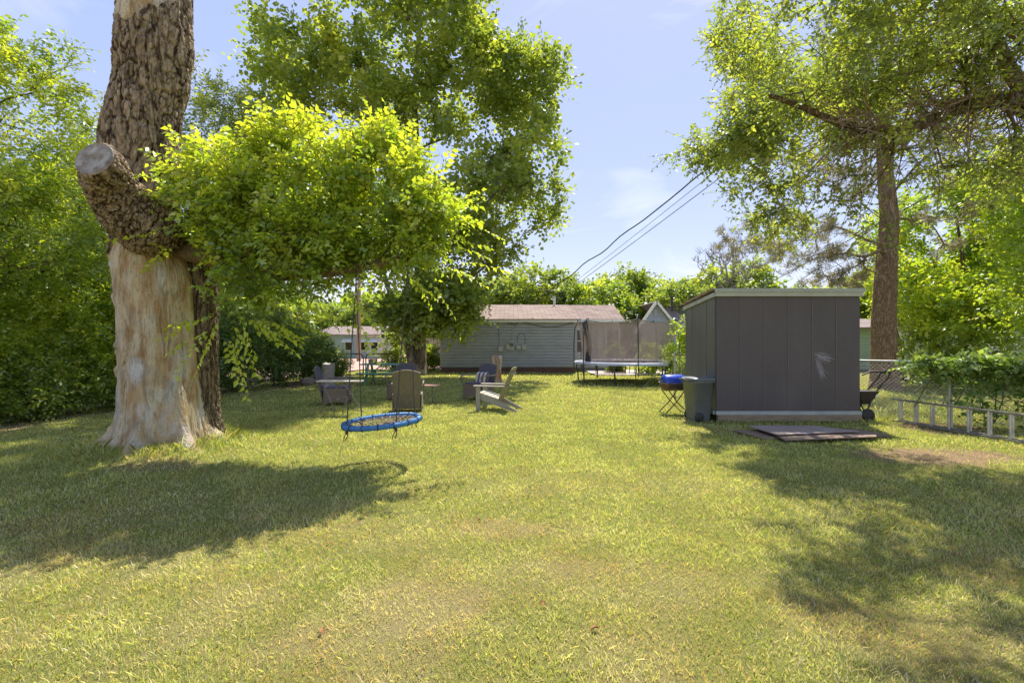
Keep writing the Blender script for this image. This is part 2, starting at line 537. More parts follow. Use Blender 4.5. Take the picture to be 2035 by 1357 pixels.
def foliage(PA, chains, r, per, lt, nl, size, hero=False, droop=0.25, out_c=None, up=0.3, frac=0.45, aspect=0.55, clumpvar=0.22, base=0.5, topgain=0.0, zr=(0, 1), twig_r=0.0):
    """twigs with leaves round the outer part of each branch chain"""
    O, T, C = [], [], []
    for ch in chains:
        m = len(ch)
        ks = [ch[int(round((1 - frac * r.random()) * (m - 1)))] for _ in range(per)]
        cl = base + r.normal(0, clumpvar)
        d0 = PA[ch[-1]] - PA[ch[-2]]
        d0 = d0 / max(np.linalg.norm(d0), 1e-6)
        for k in ks:
            O.append(PA[k]); T.append(d0 * 0.55 + r.normal(0, .75, 3) + np.array([0, 0, up])); C.append(cl)
    O = np.array(O); T = norm(np.array(T)); C = np.array(C)
    if out_c is not None: T = norm(T + 0.5 * norm(O - np.array(out_c)))
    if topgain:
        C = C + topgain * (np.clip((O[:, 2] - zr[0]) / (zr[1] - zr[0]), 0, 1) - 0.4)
    Lt = lt * r.uniform(0.5, 1.2, len(O))
    V, F, tn = twig_leaves(O, T, Lt, nl, size, r, droop, hero, C, aspect)
    if twig_r > 0:
        S = norm(np.cross(T, r.normal(size=T.shape))); U = np.cross(T, S)
        E = O + T * Lt[:, None] - np.array([0, 0, 1]) * (0.25 * Lt * droop * 2)[:, None]
        ring = [S * twig_r, (-0.5 * S + 0.87 * U) * twig_r, (-0.5 * S - 0.87 * U) * twig_r]
        TV = np.stack([O + q for q in ring] + [E + q * 0.4 for q in ring], 1).reshape(-1, 3)
        b = (np.arange(len(O)) * 6)[:, None]
        TF = np.concatenate([b + np.array(q) for q in ([0, 1, 4, 3], [1, 2, 5, 4], [2, 0, 3, 5])], 0)
        return (V, F, tn), (TV, TF)
    return (V, F, tn), None


def trunk_line(base, top, n, bend, r):
    b, t = np.array(base, float), np.array(top, float)
    pts = []
    ph = r.uniform(0, 6.28)
    for i in range(n):
        u = i / (n - 1)
        off = np.array([math.sin(u * 3.1 + ph), math.cos(u * 2.7 + ph), 0]) * bend * u
        pts.append(b * (1 - u) + t * u + off)
    return pts


def make_tree(name, label, cat, base, top, shapes, n_t, per, leafs, leaf_m, bark_m, r0, group=None, lt=0.7, nl=6, hero=False,
              seed=1, bend=0.2, gap=0.42, gs=0.5, droop=0.25, tip_r=0.012, clumpvar=0.2, cbase=0.5, start=0.35, minr=0.02, aspect=0.6,
              twig_r=0.0, up=0.3, step=0.8, extra=None, topgain=0.0, zr=(0, 1), taper=0.75, pl=0.35):
    r = np.random.default_rng(seed)
    root = thing(name, label, cat, tuple(base), 0, group)
    bx = np.array(base, float)
    nseg = 12
    tl = trunk_line(base, top, nseg, bend, r)
    tr = [r0 * (1 - taper * i / (nseg - 1)) for i in range(nseg)]
    targets = in_shapes(shapes, n_t, r, gap, gs)
    if extra: targets = np.concatenate([targets] + [in_shapes(e, k, r, .2, gs) for e, k in extra])
    PA, rad, ch = grow(tl, targets, tr, tip_r, r=r, start=start, step=step, pl=pl)
    tp = MB()
    trr = list(tr); trr[0] = r0 * 1.35
    pts = [Vector(p) for p in tl]
    pts.insert(1, pts[0].lerp(pts[1], 0.3)); trr.insert(1, r0 * 1.05)
    tp.tube([p - Vector(base) for p in pts], trr, 14)
    tko = tp.build('trunk', bark_m, root)
    bm = branches_mesh(PA - bx, rad, ch, minr)
    if bm.v: bm.build('branches', bark_m, root)
    (V, F, tn), tw = foliage(PA - bx, ch, r, per, lt, nl, leafs, hero, droop, None, up, 0.5, aspect, clumpvar, cbase, topgain, zr, twig_r)
    mesh_np('crown', V, F, leaf_m, root, False, {'tint': tn})
    if tw: mesh_np('twigs', tw[0], tw[1], TWIG, root)
    return root


# ------------------------------------------------------------------ ground
TREE = np.array([-5.42, 7.42])


def gh(x, y):
    """gentle swells of the lawn and the mound round the old tree"""
    x = np.asarray(x, float); y = np.asarray(y, float)
    d2 = (x - TREE[0]) ** 2 + (y - TREE[1]) ** 2
    near = np.exp(-((x / 30) ** 2 + (y / 40) ** 2))
    return 0.07 * np.exp(-d2 / 1.6) + near * 0.05 * (fbm(x * 0.35, y * 0.35, seed=11, octs=2) - 0.5)


def blob(x, y, cx, cy, rx, ry):
    d = np.sqrt(((x - cx) / rx) ** 2 + ((y - cy) / ry) ** 2)
    d = d + 0.9 * (fbm(x * 2.2, y * 2.2, seed=21, octs=3) - 0.5)
    return np.clip((1.15 - d) / 0.55, 0, 1)


def dirt_mask(x, y):
    m = blob(x, y, 5.9, 6.8, 1.3, 0.6) * 1.0
    m = np.maximum(m, blob(x, y, 7.9, 8.9, 0.9, 0.8) * 0.9)
    m = np.maximum(m, blob(x, y, 5.0, 8.6, 2.0, 0.5) * 0.5)
    m = np.maximum(m, blob(x, y, -4.6, 6.2, 0.6, 0.4) * 0.6)
    m = np.maximum(m, blob(x, y, -9.7, 9.5, 0.7, 3.0) * 0.9)
    m = np.maximum(m, blob(x, y, -9.2, 14, 0.6, 4.0) * 0.9)
    m = np.maximum(m, blob(x, y, -8.0, 18, 0.6, 3.5) * 0.9)
    m = np.maximum(m, blob(x, y, 3.7, 9.7, 0.5, 0.5) * 0.5)
    return m


def dry_mask(x, y):
    m = 0.42 * np.clip((fbm(x * 1.7, y * 1.7, seed=31, octs=4) - 0.44) * 5.0, 0, 1) * np.clip((7.5 - y) / 4.5, 0.12, 1)
    for (a, b, c, d, e) in ((-0.55, 2.9, .5, .4, .9), (-.1, 4.1, .45, .22, .8), (.45, 3.4, .5, .12, .8), (-1.0, 2.6, .4, .3, .7), (.9, 3.2, .9, .4, .5), (2.2, 2.6, .8, .3, .5), (2.0, 5.6, .7, .5, .3)):
        m = np.maximum(m, .75 * e * blob(x, y, a, b, c, d))
    return m


def ground_mat():
    m = bpy.data.materials.new("lawn_ground"); m.use_nodes = True
    t = m.node_tree; n = t.nodes; L = t.links; b = n['Principled BSDF']
    b.inputs['Roughness'].default_value = 1.0; b.inputs['Specular IOR Level'].default_value = 0.0
    tc = n.new('ShaderNodeTexCoord')
    def nz(s, d=6):
        q = n.new('ShaderNodeTexNoise'); q.inputs['Scale'].default_value = s; q.inputs['Detail'].default_value = d; q.inputs['Roughness'].default_value = 0.65
        L.new(tc.outputs['Object'], q.inputs['Vector']); return q.outputs['Fac']
    def ramp(f, a, c, lo=0, hi=1):
        q = n.new('ShaderNodeMapRange'); q.inputs['From Min'].default_value = a; q.inputs['From Max'].default_value = c
        q.inputs['To Min'].default_value = lo; q.inputs['To Max'].default_value = hi; L.new(f, q.inputs['Value']); return q.outputs[0]
    def mix(f, c1, c2):
        q = n.new('ShaderNodeMixRGB'); L.new(f, q.inputs['Fac'])
        for i, c in ((1, c1), (2, c2)):
            if isinstance(c, tuple): q.inputs[i].default_value = (*c, 1)
            else: L.new(c, q.inputs[i])
        return q.outputs[0]
    g = mix(ramp(nz(30), .35, .65), (0.28, 0.30, 0.07), (0.42, 0.42, 0.12))
    g = mix(ramp(nz(1.1), .4, .65), g, (0.36, 0.36, 0.09))
    g = mix(ramp(nz(160, 4), .35, .60, 0, .7), g, (0.12, 0.105, 0.05))
    ad = n.new('ShaderNodeAttribute'); ad.attribute_name = 'dry'
    g = mix(ad.outputs['Fac'], g, (0.36, 0.28, 0.15))
    aa = n.new('ShaderNodeAttribute'); aa.attribute_name = 'dirt'
    soil = mix(ramp(nz(45), .35, .65), (0.42, 0.29, 0.19), (0.24, 0.16, 0.10))
    g = mix(aa.outputs['Fac'], g, soil)
    L.new(g, b.inputs['Base Color'])
    bm = n.new('ShaderNodeBump'); bm.inputs['Distance'].default_value = 0.03; L.new(nz(120, 4), bm.inputs['Height']); L.new(bm.outputs[0], b.inputs['Normal'])
    return m


xs = np.concatenate([[-900, -400, -200, -100, -60, -40, -30, -22], np.arange(-18, 18.01, 0.16), [22, 30, 40, 60, 100, 200, 400, 900]])
ys = np.concatenate([[-300, -60, -20, -8, -3], np.arange(-1, 26.01, 0.16), [28, 32, 38, 46, 60, 90, 150, 300, 900]])
GX, GY = np.meshgrid(xs, ys)
V = np.stack([GX.ravel(), GY.ravel(), gh(GX, GY).ravel()], 1)
nx = len(xs); ii, jj = np.meshgrid(np.arange(len(xs) - 1), np.arange(len(ys) - 1))
b0 = (jj * nx + ii).ravel()
F = np.stack([b0, b0 + 1, b0 + nx + 1, b0 + nx], 1)
lawn = mesh_np('lawn', V, F, ground_mat(), None, True, {'dirt': dirt_mask(V[:, 0], V[:, 1]), 'dry': dry_mask(V[:, 0], V[:, 1])})
tag(lawn, 'green lawn with dry tan patches covering the whole back yard', 'lawn', kind='structure')

CONC = mat("pink_concrete", (0.50, 0.33, 0.27), (0.40, 0.27, 0.22), 3, rough=0.9, bump=0.004, bscale=60, c3=(0.24, 0.19, 0.15), scale3=0.6, amt3=(0.55, 0.8))


def sheet(name, poly, z, m):
    V = [(x, y, z) for x, y in poly]
    me = bpy.data.meshes.new(name); me.from_pydata(V, [], [tuple(range(len(V)))]); me.update(); me.materials.append(m)
    o = bpy.data.objects.new(name, me); COL.objects.link(o); return o


tag(sheet('alley', [(-15.5, -3), (-11.2, -3), (-10.9, 12), (-9.9, 20), (-8.2, 27), (-3, 27), (-3, 31), (-8, 31), (-10, 33), (-11, 60), (-15, 60)], 0.055, CONC),
    'pinkish concrete alley running past the left hedge', 'road', kind='structure')
tag(sheet('patio', [(3.9, 22.6), (10.9, 22.6), (10.9, 26.3), (3.9, 26.3)], 0.05, mat("pale_concrete", (0.62, 0.53, 0.47), (0.52, 0.44, 0.38), 5, rough=0.9)),
    'pale concrete patio slab behind the trampoline', 'patio', kind='structure')


def grass_mat():
    m = leaf_mat("grass_blade", [(0, (0.18, 0.25, 0.05)), (0.5, (0.39, 0.445, 0.10)), (1, (0.68, 0.70, 0.27))], 0.42, tgain=1.3, gloss=0.06)
    t = m.node_tree; n = t.nodes; L = t.links
    cr = [q for q in n if q.type == 'VALTORGB'][0]
    at = n.new('ShaderNodeAttribute'); at.attribute_name = 'dry'
    mx = n.new('ShaderNodeMixRGB')
    tcd = n.new('ShaderNodeTexCoord'); nd = n.new('ShaderNodeTexNoise'); nd.inputs['Scale'].default_value = 1.6; nd.inputs['Detail'].default_value = 6; L.new(tcd.outputs['Object'], nd.inputs['Vector'])
    rd_ = n.new('ShaderNodeValToRGB'); rd_.color_ramp.elements[0].position = .42; rd_.color_ramp.elements[0].color = (0.82, 0.70, 0.48, 1); rd_.color_ramp.elements[1].position = .62; rd_.color_ramp.elements[1].color = (0.66, 0.43, 0.25, 1)
    L.new(nd.outputs['Fac'], rd_.inputs['Fac']); L.new(rd_.outputs[0], mx.inputs['Color2'])
    tos = [l.to_socket for l in cr.outputs[0].links]
    for l in list(cr.outputs[0].links): L.remove(l)
    L.new(cr.outputs[0], mx.inputs['Color1']); L.new(at.outputs['Fac'], mx.inputs['Fac'])
    for s in tos: L.new(mx.outputs[0], s)
    return m


def grass_zone(y0, y1, dens, h, w, r, wfac=1.10, pad=0.8):
    area_w = lambda y: y * wfac + pad
    n = int(dens * (y1 - y0) * 2 * area_w((y0 + y1) / 2))
    y = np.sqrt(r.uniform(y0 ** 2, y1 ** 2, n)); x = r.uniform(-1, 1, n) * area_w(y)
    d = dirt_mask(x, y); dr = dry_mask(x, y)
    keep = (r.random(n) > d * 0.85)
    keep &= ~((x > 4.02) & (x < 6.95) & (y > 9.6) & (y < 11.3))
    keep &= (x > -9.9 + np.maximum(0, y - 12) * 0.19) & (x < 12)
    keep &= ~((x > 3.9) & (y > 22.6))
    keep &= ~((x > -3.7) & (y > 24.8))
    keep &= (y < 24.8) | (x < -3.7)
    x, y, d, dr = x[keep], y[keep], d[keep], dr[keep]; n = len(x)
    cl = fbm(x * 3, y * 3, seed=41, octs=3)
    hh = h * r.uniform(0.45, 1.25, n) * (0.55 + 0.9 * cl) * (1 - 0.35 * dr)
    # longer tufts against the tree foot, the shed, the fence
    dt = np.hypot(x - TREE[0], y - TREE[1])
    hh = hh * (1 + 2.6 * np.exp(-((dt - 0.85) / 0.33) ** 2))
    hh = hh * (1 + 1.9 * np.exp(-((y - 9.45) / 0.14) ** 2) * (x > 3.9) * (x < 7.2) * r.random(n))
    hh = hh * (1 + 2.2 * (x > 7.2) * (y > 9.6) * r.random(n))
    a = r.uniform(0, 2 * np.pi, n)
    lean = r.normal(0, 0.55, (n, 2)) * hh[:, None]
    z = gh(x, y)
    B = np.stack([x, y, z - 0.004], 1)
    S = np.stack([np.cos(a), np.sin(a), np.zeros(n)], 1) * (w * r.uniform(0.6, 1.3, n))[:, None] * 0.5
    T = B + np.stack([lean[:, 0], lean[:, 1], hh], 1)
    M = B * 0.5 + T * 0.5; M[:, 2] += hh * 0.18
    V = np.stack([B - S, B + S, M + S * .8, T, M - S * .8], 1).reshape(-1, 3)
    b = (np.arange(n) * 5)[:, None]
    F = b + np.array([0, 1, 2, 3, 4])
    tint = np.clip(0.50 + (cl - 0.5) * 0.9 + r.normal(0, 0.30, n), 0, 1)
    dry = np.clip((r.random(n) < (0.18 + 0.24 * np.clip((6.5 - y) / 4, 0, 1) + dr * 0.6)) * r.uniform(0.45, 1, n), 0, 1)
    return V, F, np.repeat(tint, 5), np.repeat(dry, 5)


zones = [(1.6, 4.0, 6400, 0.030, 0.0040), (4.0, 7.0, 3200, 0.034, 0.0058), (7.0, 11.0, 1500, 0.038, 0.0095), (11, 17, 520, 0.045, 0.015), (17, 34, 130, 0.055, 0.028)]
Vs, Fs, Ts, Ds = [], [], [], []; off = 0
zones += [(1.6, 4.5, 330, 0.046, 0.0058), (4.5, 9.0, 130, 0.055, 0.009)]      # coarser, longer blades here and there
for y0, y1, dn, h, w in zones:
    V, F, t, d = grass_zone(y0, y1, dn, h, w, rng)
    Vs.append(V); Fs.append(F + off); Ts.append(t); Ds.append(d); off += len(V)
GRASS = grass_mat()
g = mesh_np('grass', np.concatenate(Vs), np.concatenate(Fs), GRASS, None, False, {'tint': np.concatenate(Ts), 'dry': np.concatenate(Ds)})
tag(g, 'short mown grass, bright green with dry tan patches, over the lawn', 'grass', kind='stuff')


# ------------------------------------------------------------------ the old tree
def dtube(keys, nseg, nth, disp, lobes=None):
    """swept surface through keys (x,y,z,r); disp(X, Y, Z, theta, u) pushes it outwards"""
    K = np.array(keys, float)
    s = np.concatenate([[0], np.cumsum(np.linalg.norm(np.diff(K[:, :3], axis=0), axis=1))]); s /= s[-1]
    # catmull-rom style smoothing through dense interpolation
    u = np.linspace(0, 1, nseg)
    Q = np.stack([np.interp(u, s, K[:, i]) for i in range(4)], 1)
    kw = max(3, nseg // (len(K) * 2)) | 1
    pad = kw // 2
    for i in range(4):
        e = np.concatenate([np.full(pad, Q[0, i]) + (np.arange(-pad, 0) * (Q[1, i] - Q[0, i])), Q[:, i], np.full(pad, Q[-1, i]) + (np.arange(1, pad + 1) * (Q[-1, i] - Q[-2, i]))])
        Q[:, i] = np.convolve(e, np.ones(kw) / kw, 'valid')
    T = norm(np.gradient(Q[:, :3], axis=0))
    A = np.zeros_like(T); a = np.array([1.0, 0, 0])
    for i in range(nseg):
        a = a - T[i] * a.dot(T[i]); a = a / np.linalg.norm(a); A[i] = a
    B = np.cross(T, A)
    th = np.linspace(0, 2 * np.pi, nth, endpoint=False)
    N = A[:, None, :] * np.cos(th)[None, :, None] + B[:, None, :] * np.sin(th)[None, :, None]
    C = Q[:, None, :3] + N * Q[:, 3][:, None, None]
    d = disp(C[..., 0], C[..., 1], C[..., 2], th[None, :] + 0 * C[..., 0], u[:, None] + 0 * C[..., 0])
    V = (C + N * d[..., None])
    i, j = np.meshgrid(np.arange(nseg - 1), np.arange(nth), indexing='ij')
    F = np.stack([i * nth + j, i * nth + (j + 1) % nth, (i + 1) * nth + (j + 1) % nth, (i + 1) * nth + j], -1).reshape(-1, 4)
    return V.reshape(-1, 3), F, (nseg, nth), Q


def ridges(x, y, z, f=7.0, zs=0.24, seed=5):
    """height of furrowed bark: flat-topped plates parted by narrow furrows, drawn out along z; 0..1"""
    f = f * 2.3
    w = vnoise(x * 4, y * 4, z * 2.2, seed + 9) - 0.5; w2 = vnoise(x * 11, y * 11, z * 6, seed + 12) - 0.5
    a = np.abs(2 * vnoise(x * f + w * .9 + w2 * .4, y * f + w * .9, z * f * zs + w * .5, seed) - 1)
    b = np.abs(2 * vnoise(x * f * 1.9 + w2, y * f * 1.9 + w2, z * f * zs * 2.6, seed + 3) - 1)
    c = vnoise(x * f * 4.5, y * f * 4.5, z * f * 2.2, seed + 6)
    return np.clip(0.50 * np.clip(a * 3.6, 0, 1) + 0.30 * np.clip(b * 3.0, 0, 1) + 0.20 * c, 0, 1)


old_tree = thing('old_tree', 'huge pollarded old tree with bare pale lower trunk, sawn stub and lime green side branch', 'tree', (TREE[0], TREE[1], 0))
OT = np.array([TREE[0], TREE[1], 0])
prof = [(-170, 250, 382), (0, 237, 384), (60, 231, 385), (110, 228, 384), (165, 224, 374), (215, 214, 366), (245, 206, 362), (275, 202, 360), (310, 204, 358), (350, 214, 356),
        (420, 224, 356), (480, 225, 364), (530, 221, 384), (600, 228, 394), (700, 234, 400), (760, 238, 405), (805, 236, 410), (850, 229, 420), (886, 214, 432), (905, 205, 440)]
keys = []
for (py, l, r_) in prof[::-1]:
    p = P((l + r_) / 2, py, TREE[1]); keys.append((p.x, p.y, p.z, (r_ - l) / 2 / F_PX * TREE[1] * (0.74 if py < 480 else 0.80)))
z_edge = 3.05


def bark_here(x, y, z, th):
    """1 where the bark is still on"""
    e = z_edge + 0.16 * (fbm(x * 3, y * 3, z * 0.5, 51, 3) - 0.5) * 2 - 0.12 * np.sin(th * 2 + 1)
    low = z > e
    top = z > (6.68 + 0.35 * np.cos(th - 4.3) * -1 + 0.5 * (fbm(x * 4, y * 4, z, 52, 3) - 0.5))
    frontish = np.cos(th + math.pi / 2 - 0.15) > -0.05 + 0.55
    scar = ((x - P(312, 405, 6.9).x) / 0.23) ** 2 + ((z - P(312, 408, 6.9).z) / 0.27) ** 2 < 1 + 0.3 * (fbm(x * 6, y * 6, z * 6, 53, 2) - .5)
    scar = scar & (y < TREE[1])
    return (low & ~(top & frontish) & ~scar)


def trunk_disp(x, y, z, th, u):
    bk = bark_here(x, y, z, th).astype(float)
    rd = ridges(x, y, z)
    d = bk * (0.02 + 0.07 * (rd - 0.35) + 0.10 * (fbm(x * 2, y * 2, z * 1.6, 66, 2) - .5))
    grain = fbm(x * 9, y * 9, z * 0.9, 61, 4) - 0.5
    lump = fbm(x * 2.2, y * 2.2, z * 1.2, 62, 3) - 0.5
    knots = np.clip(fbm(x * 5, y * 5, z * 4.5, 63, 2) - 0.66, 0, 1)
    leftside = np.clip(-np.cos(th) * 1.6 - .5, 0.12, 1)
    fine = fbm(x * 26, y * 26, z * 3.2, 64, 3) - 0.5
    crack = np.clip(1 - np.abs(2 * vnoise(x * 5 + .4 * fine, y * 5, z * .35, 67) - 1) * 16, 0, 1) * (vnoise(x * 3, y * 3, z * 1.3, 68) > .42)
    d = d + (1 - bk) * (0.045 * grain + 0.022 * fine - 0.03 * crack + 0.07 * lump + 0.42 * knots * leftside)
    zz = np.clip(z, 0, 3)
    lob = 0
    for (t0, am, wd) in ((-82, 1.0, .17), (-32, 1.15, .20), (-158, .9, .30), (-118, .35, .2), (25, .8, .3), (80, .8, .3), (135, .8, .3)):
        dth = (th - math.radians(t0) + math.pi) % (2 * math.pi) - math.pi
        lob = lob + am * np.exp(-(dth / wd) ** 2)
    d = d + (0.42 * np.exp(-zz / 0.13) + 0.10 * np.exp(-zz / 0.5)) * lob - 0.07 * np.exp(-zz / 0.45) * (1 - np.clip(lob, 0, 1))
    return d


V, F, (ns_, nt_), Q = dtube(keys, 620, 420, trunk_disp)
fc = V[F].mean(1)
thf = np.arctan2(fc[:, 1] - TREE[1], fc[:, 0] - np.interp(fc[:, 2], Q[:, 2], Q[:, 0]))
mk = bark_here(fc[:, 0], fc[:, 1], fc[:, 2], thf)


def submesh(V, F, m):
    F2 = F[m]; used, inv = np.unique(F2, return_inverse=True)
    return V[used], inv.reshape(F2.shape), used


HT = ridges(V[:, 0], V[:, 1], V[:, 2])
sc_ = ~mk & (fc[:, 2] > 3.2) & (fc[:, 2] < 4.1) & (fc[:, 1] < TREE[1] - .2) & (((fc[:, 0] - P(312, 405, 6.9).x) / 0.27) ** 2 + ((fc[:, 2] - P(312, 408, 6.9).z) / 0.32) ** 2 < 1)
va, fa, _u = submesh(V - OT, F, ~mk & ~sc_ & (fc[:, 2] < 4.2)); mesh_np('bare_trunk', va, fa, PALE_WOOD, old_tree, True)['label'] = 'pale barkless lower trunk with root flare'
va, fa, _u = submesh(V - OT, F, ~mk & ~sc_ & (fc[:, 2] >= 4.2)); mesh_np('bare_top', va, fa, PALE_WOOD, old_tree, True)['label'] = 'pale patch without bark at the top of the trunk'
va, fa, _u = submesh(V - OT, F, sc_); mesh_np('branch_scar', va, fa, CUT_WOOD, old_tree, True)['label'] = 'oval pale branch scar'
va, fa, _u = submesh(V - OT, F, mk); mesh_np('bark', va, fa, BARK, old_tree, True, {'ht': HT[_u]})['label'] = 'thick furrowed bark on the upper trunk'
mb = MB(); top = V[-nt_:] - OT; mb.add([tuple(v) for v in top], [tuple(range(nt_))]); mb.build('trunk_cut', CUT_WOOD, old_tree)

# back stem with its bark on, to the right behind
bk_keys = [(*P(400, y_, 7.75 + dd), r_) for (y_, dd, r_) in ((885, 0, .33), (850, 0, .26), (760, 0, .225), (650, 0, .22), (560, 0, .22), (480, -.05, .22), (420, -.15, .2))]
V, F, _, _ = dtube(bk_keys, 260, 140, lambda x, y, z, th, u: 0.05 * (ridges(x, y, z, 9, .2, 15) - .4) + 0.12 * np.exp(-np.clip(z, 0, 3) / .15))
mesh_np('bark_stem', V - OT, F, BARK_DK, old_tree, True)['label'] = 'dark bark covered stem behind the pale trunk'

# sawn stub
st = [(*P(330, 475, 7.2), .30), (*P(300, 452, 6.95), .42), (*P(262, 425, 6.72), .36), (*P(232, 388, 6.50), .30), (*P(208, 350, 6.24), .25), (*P(190, 316, 5.92), .232)]
def sr(x, y, z): return ridges(x * .7 + z * .5, y, z * 1.0 - x * 1.4, 8, .45, 25)
V, F, (a_, b_), Qs = dtube(st, 220, 240, lambda x, y, z, th, u: 0.07 * (sr(x, y, z) - .4) * np.clip((1.01 - u) * 12, 0.15, 1))
mesh_np('stub_limb', V - OT, F, BARK, old_tree, True, {'ht': sr(V[:, 0], V[:, 1], V[:, 2])})
cc = np.array(P(189, 317, 5.93)) - OT; ax = norm(np.array([-.04, -.95, .32])); G = V.reshape(a_, b_, 3) - OT
q_ = G[-1] - G[-1].mean(0); q_ = q_ - ax * (q_ @ ax)[:, None]
target = cc + norm(q_) * (.232 * (1 + .05 * (fbm(q_[:, 0] * 7, q_[:, 1] * 7, q_[:, 2] * 7, 77, 2) - .5)))[:, None]
body = [o for o in COL.objects if o.name == 'stub_limb'][0].data
for i in range(60):
    w_ = ((i + 1) / 60.0) ** 2; row = G[a_ - 60 + i]; mvd = row * (1 - w_) + (target - ax * (59 - i) * .011 + (0 if i == 59 else 1) * (row - row.mean(0)) * .0) * w_
    if i < 59: mvd = mvd + norm(mvd - mvd.mean(0)) * (.05 * (sr(*(row + OT).T) - .4) * w_)[:, None]
    for k in range(b_): body.vertices[(a_ - 60 + i) * b_ + k].co = Vector(mvd[k])
ring = target
rad_f = [.94, .93, .80, .60, .40, .20, .02]; hgt = [.012, .006, .010, .004, .009, .003, -.015]
rings = [ring] + [cc + (ring - cc) * q + ax * (hh_ + .02) for q, hh_ in zip(rad_f, hgt)]
VV = np.concatenate(rings); FF = []
for k in range(len(rings) - 1):
    for j in range(b_): FF.append((k * b_ + j, k * b_ + (j + 1) % b_, (k + 1) * b_ + (j + 1) % b_, (k + 1) * b_ + j))
mesh_np('cut_face', VV, np.array(FF), CUT_WOOD, old_tree, True)['label'] = 'grey sawn end of the stub'


def ell(px, py, rx, ry, D, dep, w=1.0):
    p = P(px, py, D); s = D / F_PX
    return (p.x, p.y, p.z, rx * s, dep, ry * s, w)


r_ = np.random.default_rng(5)
limb = [np.array(P(*q)) for q in ((330, 490, 7.4), (400, 505, 7.3), (470, 530, 7.2), (560, 545, 7.15), (650, 540, 7.1), (740, 528, 7.1), (820, 505, 7.1), (890, 470, 7.1))]
lr = [.17, .15, .125, .10, .085, .065, .05, .03]
sh = [ell(460, 400, 125, 115, 7.2, 1.1), ell(620, 370, 170, 135, 7.2, 1.3), ell(780, 390, 130, 125, 7.2, 1.2), ell(560, 480, 180, 70, 7.1, 1.1), ell(770, 480, 120, 55, 7.1, 1.0),
      ell(470, 570, 65, 60, 6.9, 0.7, 1.2), ell(620, 560, 90, 35, 6.9, .8), ell(860, 440, 60, 75, 7.1, .8), ell(590, 265, 120, 45, 7.2, .8), ell(810, 280, 60, 50, 7.2, .6), ell(420, 290, 55, 60, 7.2, .5), ell(900, 400, 45, 60, 7.1, .5)]
c0x = P(640, 400, 7.2)
sh = [(c0x.x + (e[0] - c0x.x) * .90 - .05, e[1], c0x.z - .12 + (e[2] - c0x.z) * .92, e[3] * .88, e[4] * .92, e[5] * .90, *e[6:]) for e in sh]
tg = in_shapes(sh, 700, r_, 0.39, 1.5)
PA, rad, ch = grow(limb, tg, lr, 0.006, r=r_, start=0.12, step=0.3, pl=0.2, wander=.12, up=.12)
lm = MB(); lm.tube([Vector(p - OT) for p in limb], lr, 12); lm.build('side_limb', TWIG, old_tree)
branches_mesh(PA - OT, rad, ch, 0.004).build('branches', TWIG, old_tree)
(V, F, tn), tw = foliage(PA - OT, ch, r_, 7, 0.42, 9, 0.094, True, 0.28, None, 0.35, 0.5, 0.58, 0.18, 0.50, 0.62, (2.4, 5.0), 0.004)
# longer sprays: upright shoots on top, hanging ones below
SO, ST_, SL, SC = [], [], [], []
for k in range(230):
    q = PA[ch[r_.integers(len(ch))][-1]]
    if q[2] > 4.1 or r_.random() < .25: SO.append(q - OT); ST_.append([r_.normal(0, .28), r_.normal(0, .3), 1.0]); SL.append(r_.uniform(.35, .7)); SC.append(.85)
for (px, py, D_, dx, dz_) in ((500, 640, 6.7, .9, -.35), (520, 655, 6.6, 1.0, -.25), (470, 650, 6.7, .5, -.7), (455, 670, 6.7, .2, -1), (560, 630, 6.7, .8, -.4), (600, 620, 6.6, .9, -.3), (430, 650, 6.8, -.3, -.8), (415, 640, 6.7, -.9, -.3),
                             (890, 400, 7.0, 1.0, .3), (900, 440, 7.0, 1.0, .0), (890, 490, 7.0, .9, -.3), (350, 400, 6.7, -1, .2), (340, 350, 6.7, -.9, .5), (330, 480, 6.6, -1, -.1), (700, 600, 6.7, .6, -.5), (820, 545, 6.9, .7, -.4), (860, 520, 6.9, .9, -.4)):
    for j in range(3):
        SO.append(np.array(P(px + r_.normal(0, 12), py + r_.normal(0, 12), D_ + r_.normal(0, .15))) - OT); ST_.append([dx + r_.normal(0, .2), r_.normal(0, .3), dz_ + r_.normal(0, .2)]); SL.append(r_.uniform(.45, .75)); SC.append(.7)
V2, F2, tn2 = twig_leaves(np.array(SO), np.array(ST_), np.array(SL), 14, .10, r_, .3, True, np.array(SC), .6)
F = np.concatenate([F, F2 + len(V)]); V = np.concatenate([V, V2]); tn = np.concatenate([tn, tn2])
mesh_np('crown', V, F, LEAF_LIME, old_tree, False, {'tint': tn})
mesh_np('twigs', tw[0], tw[1], TWIG, old_tree)

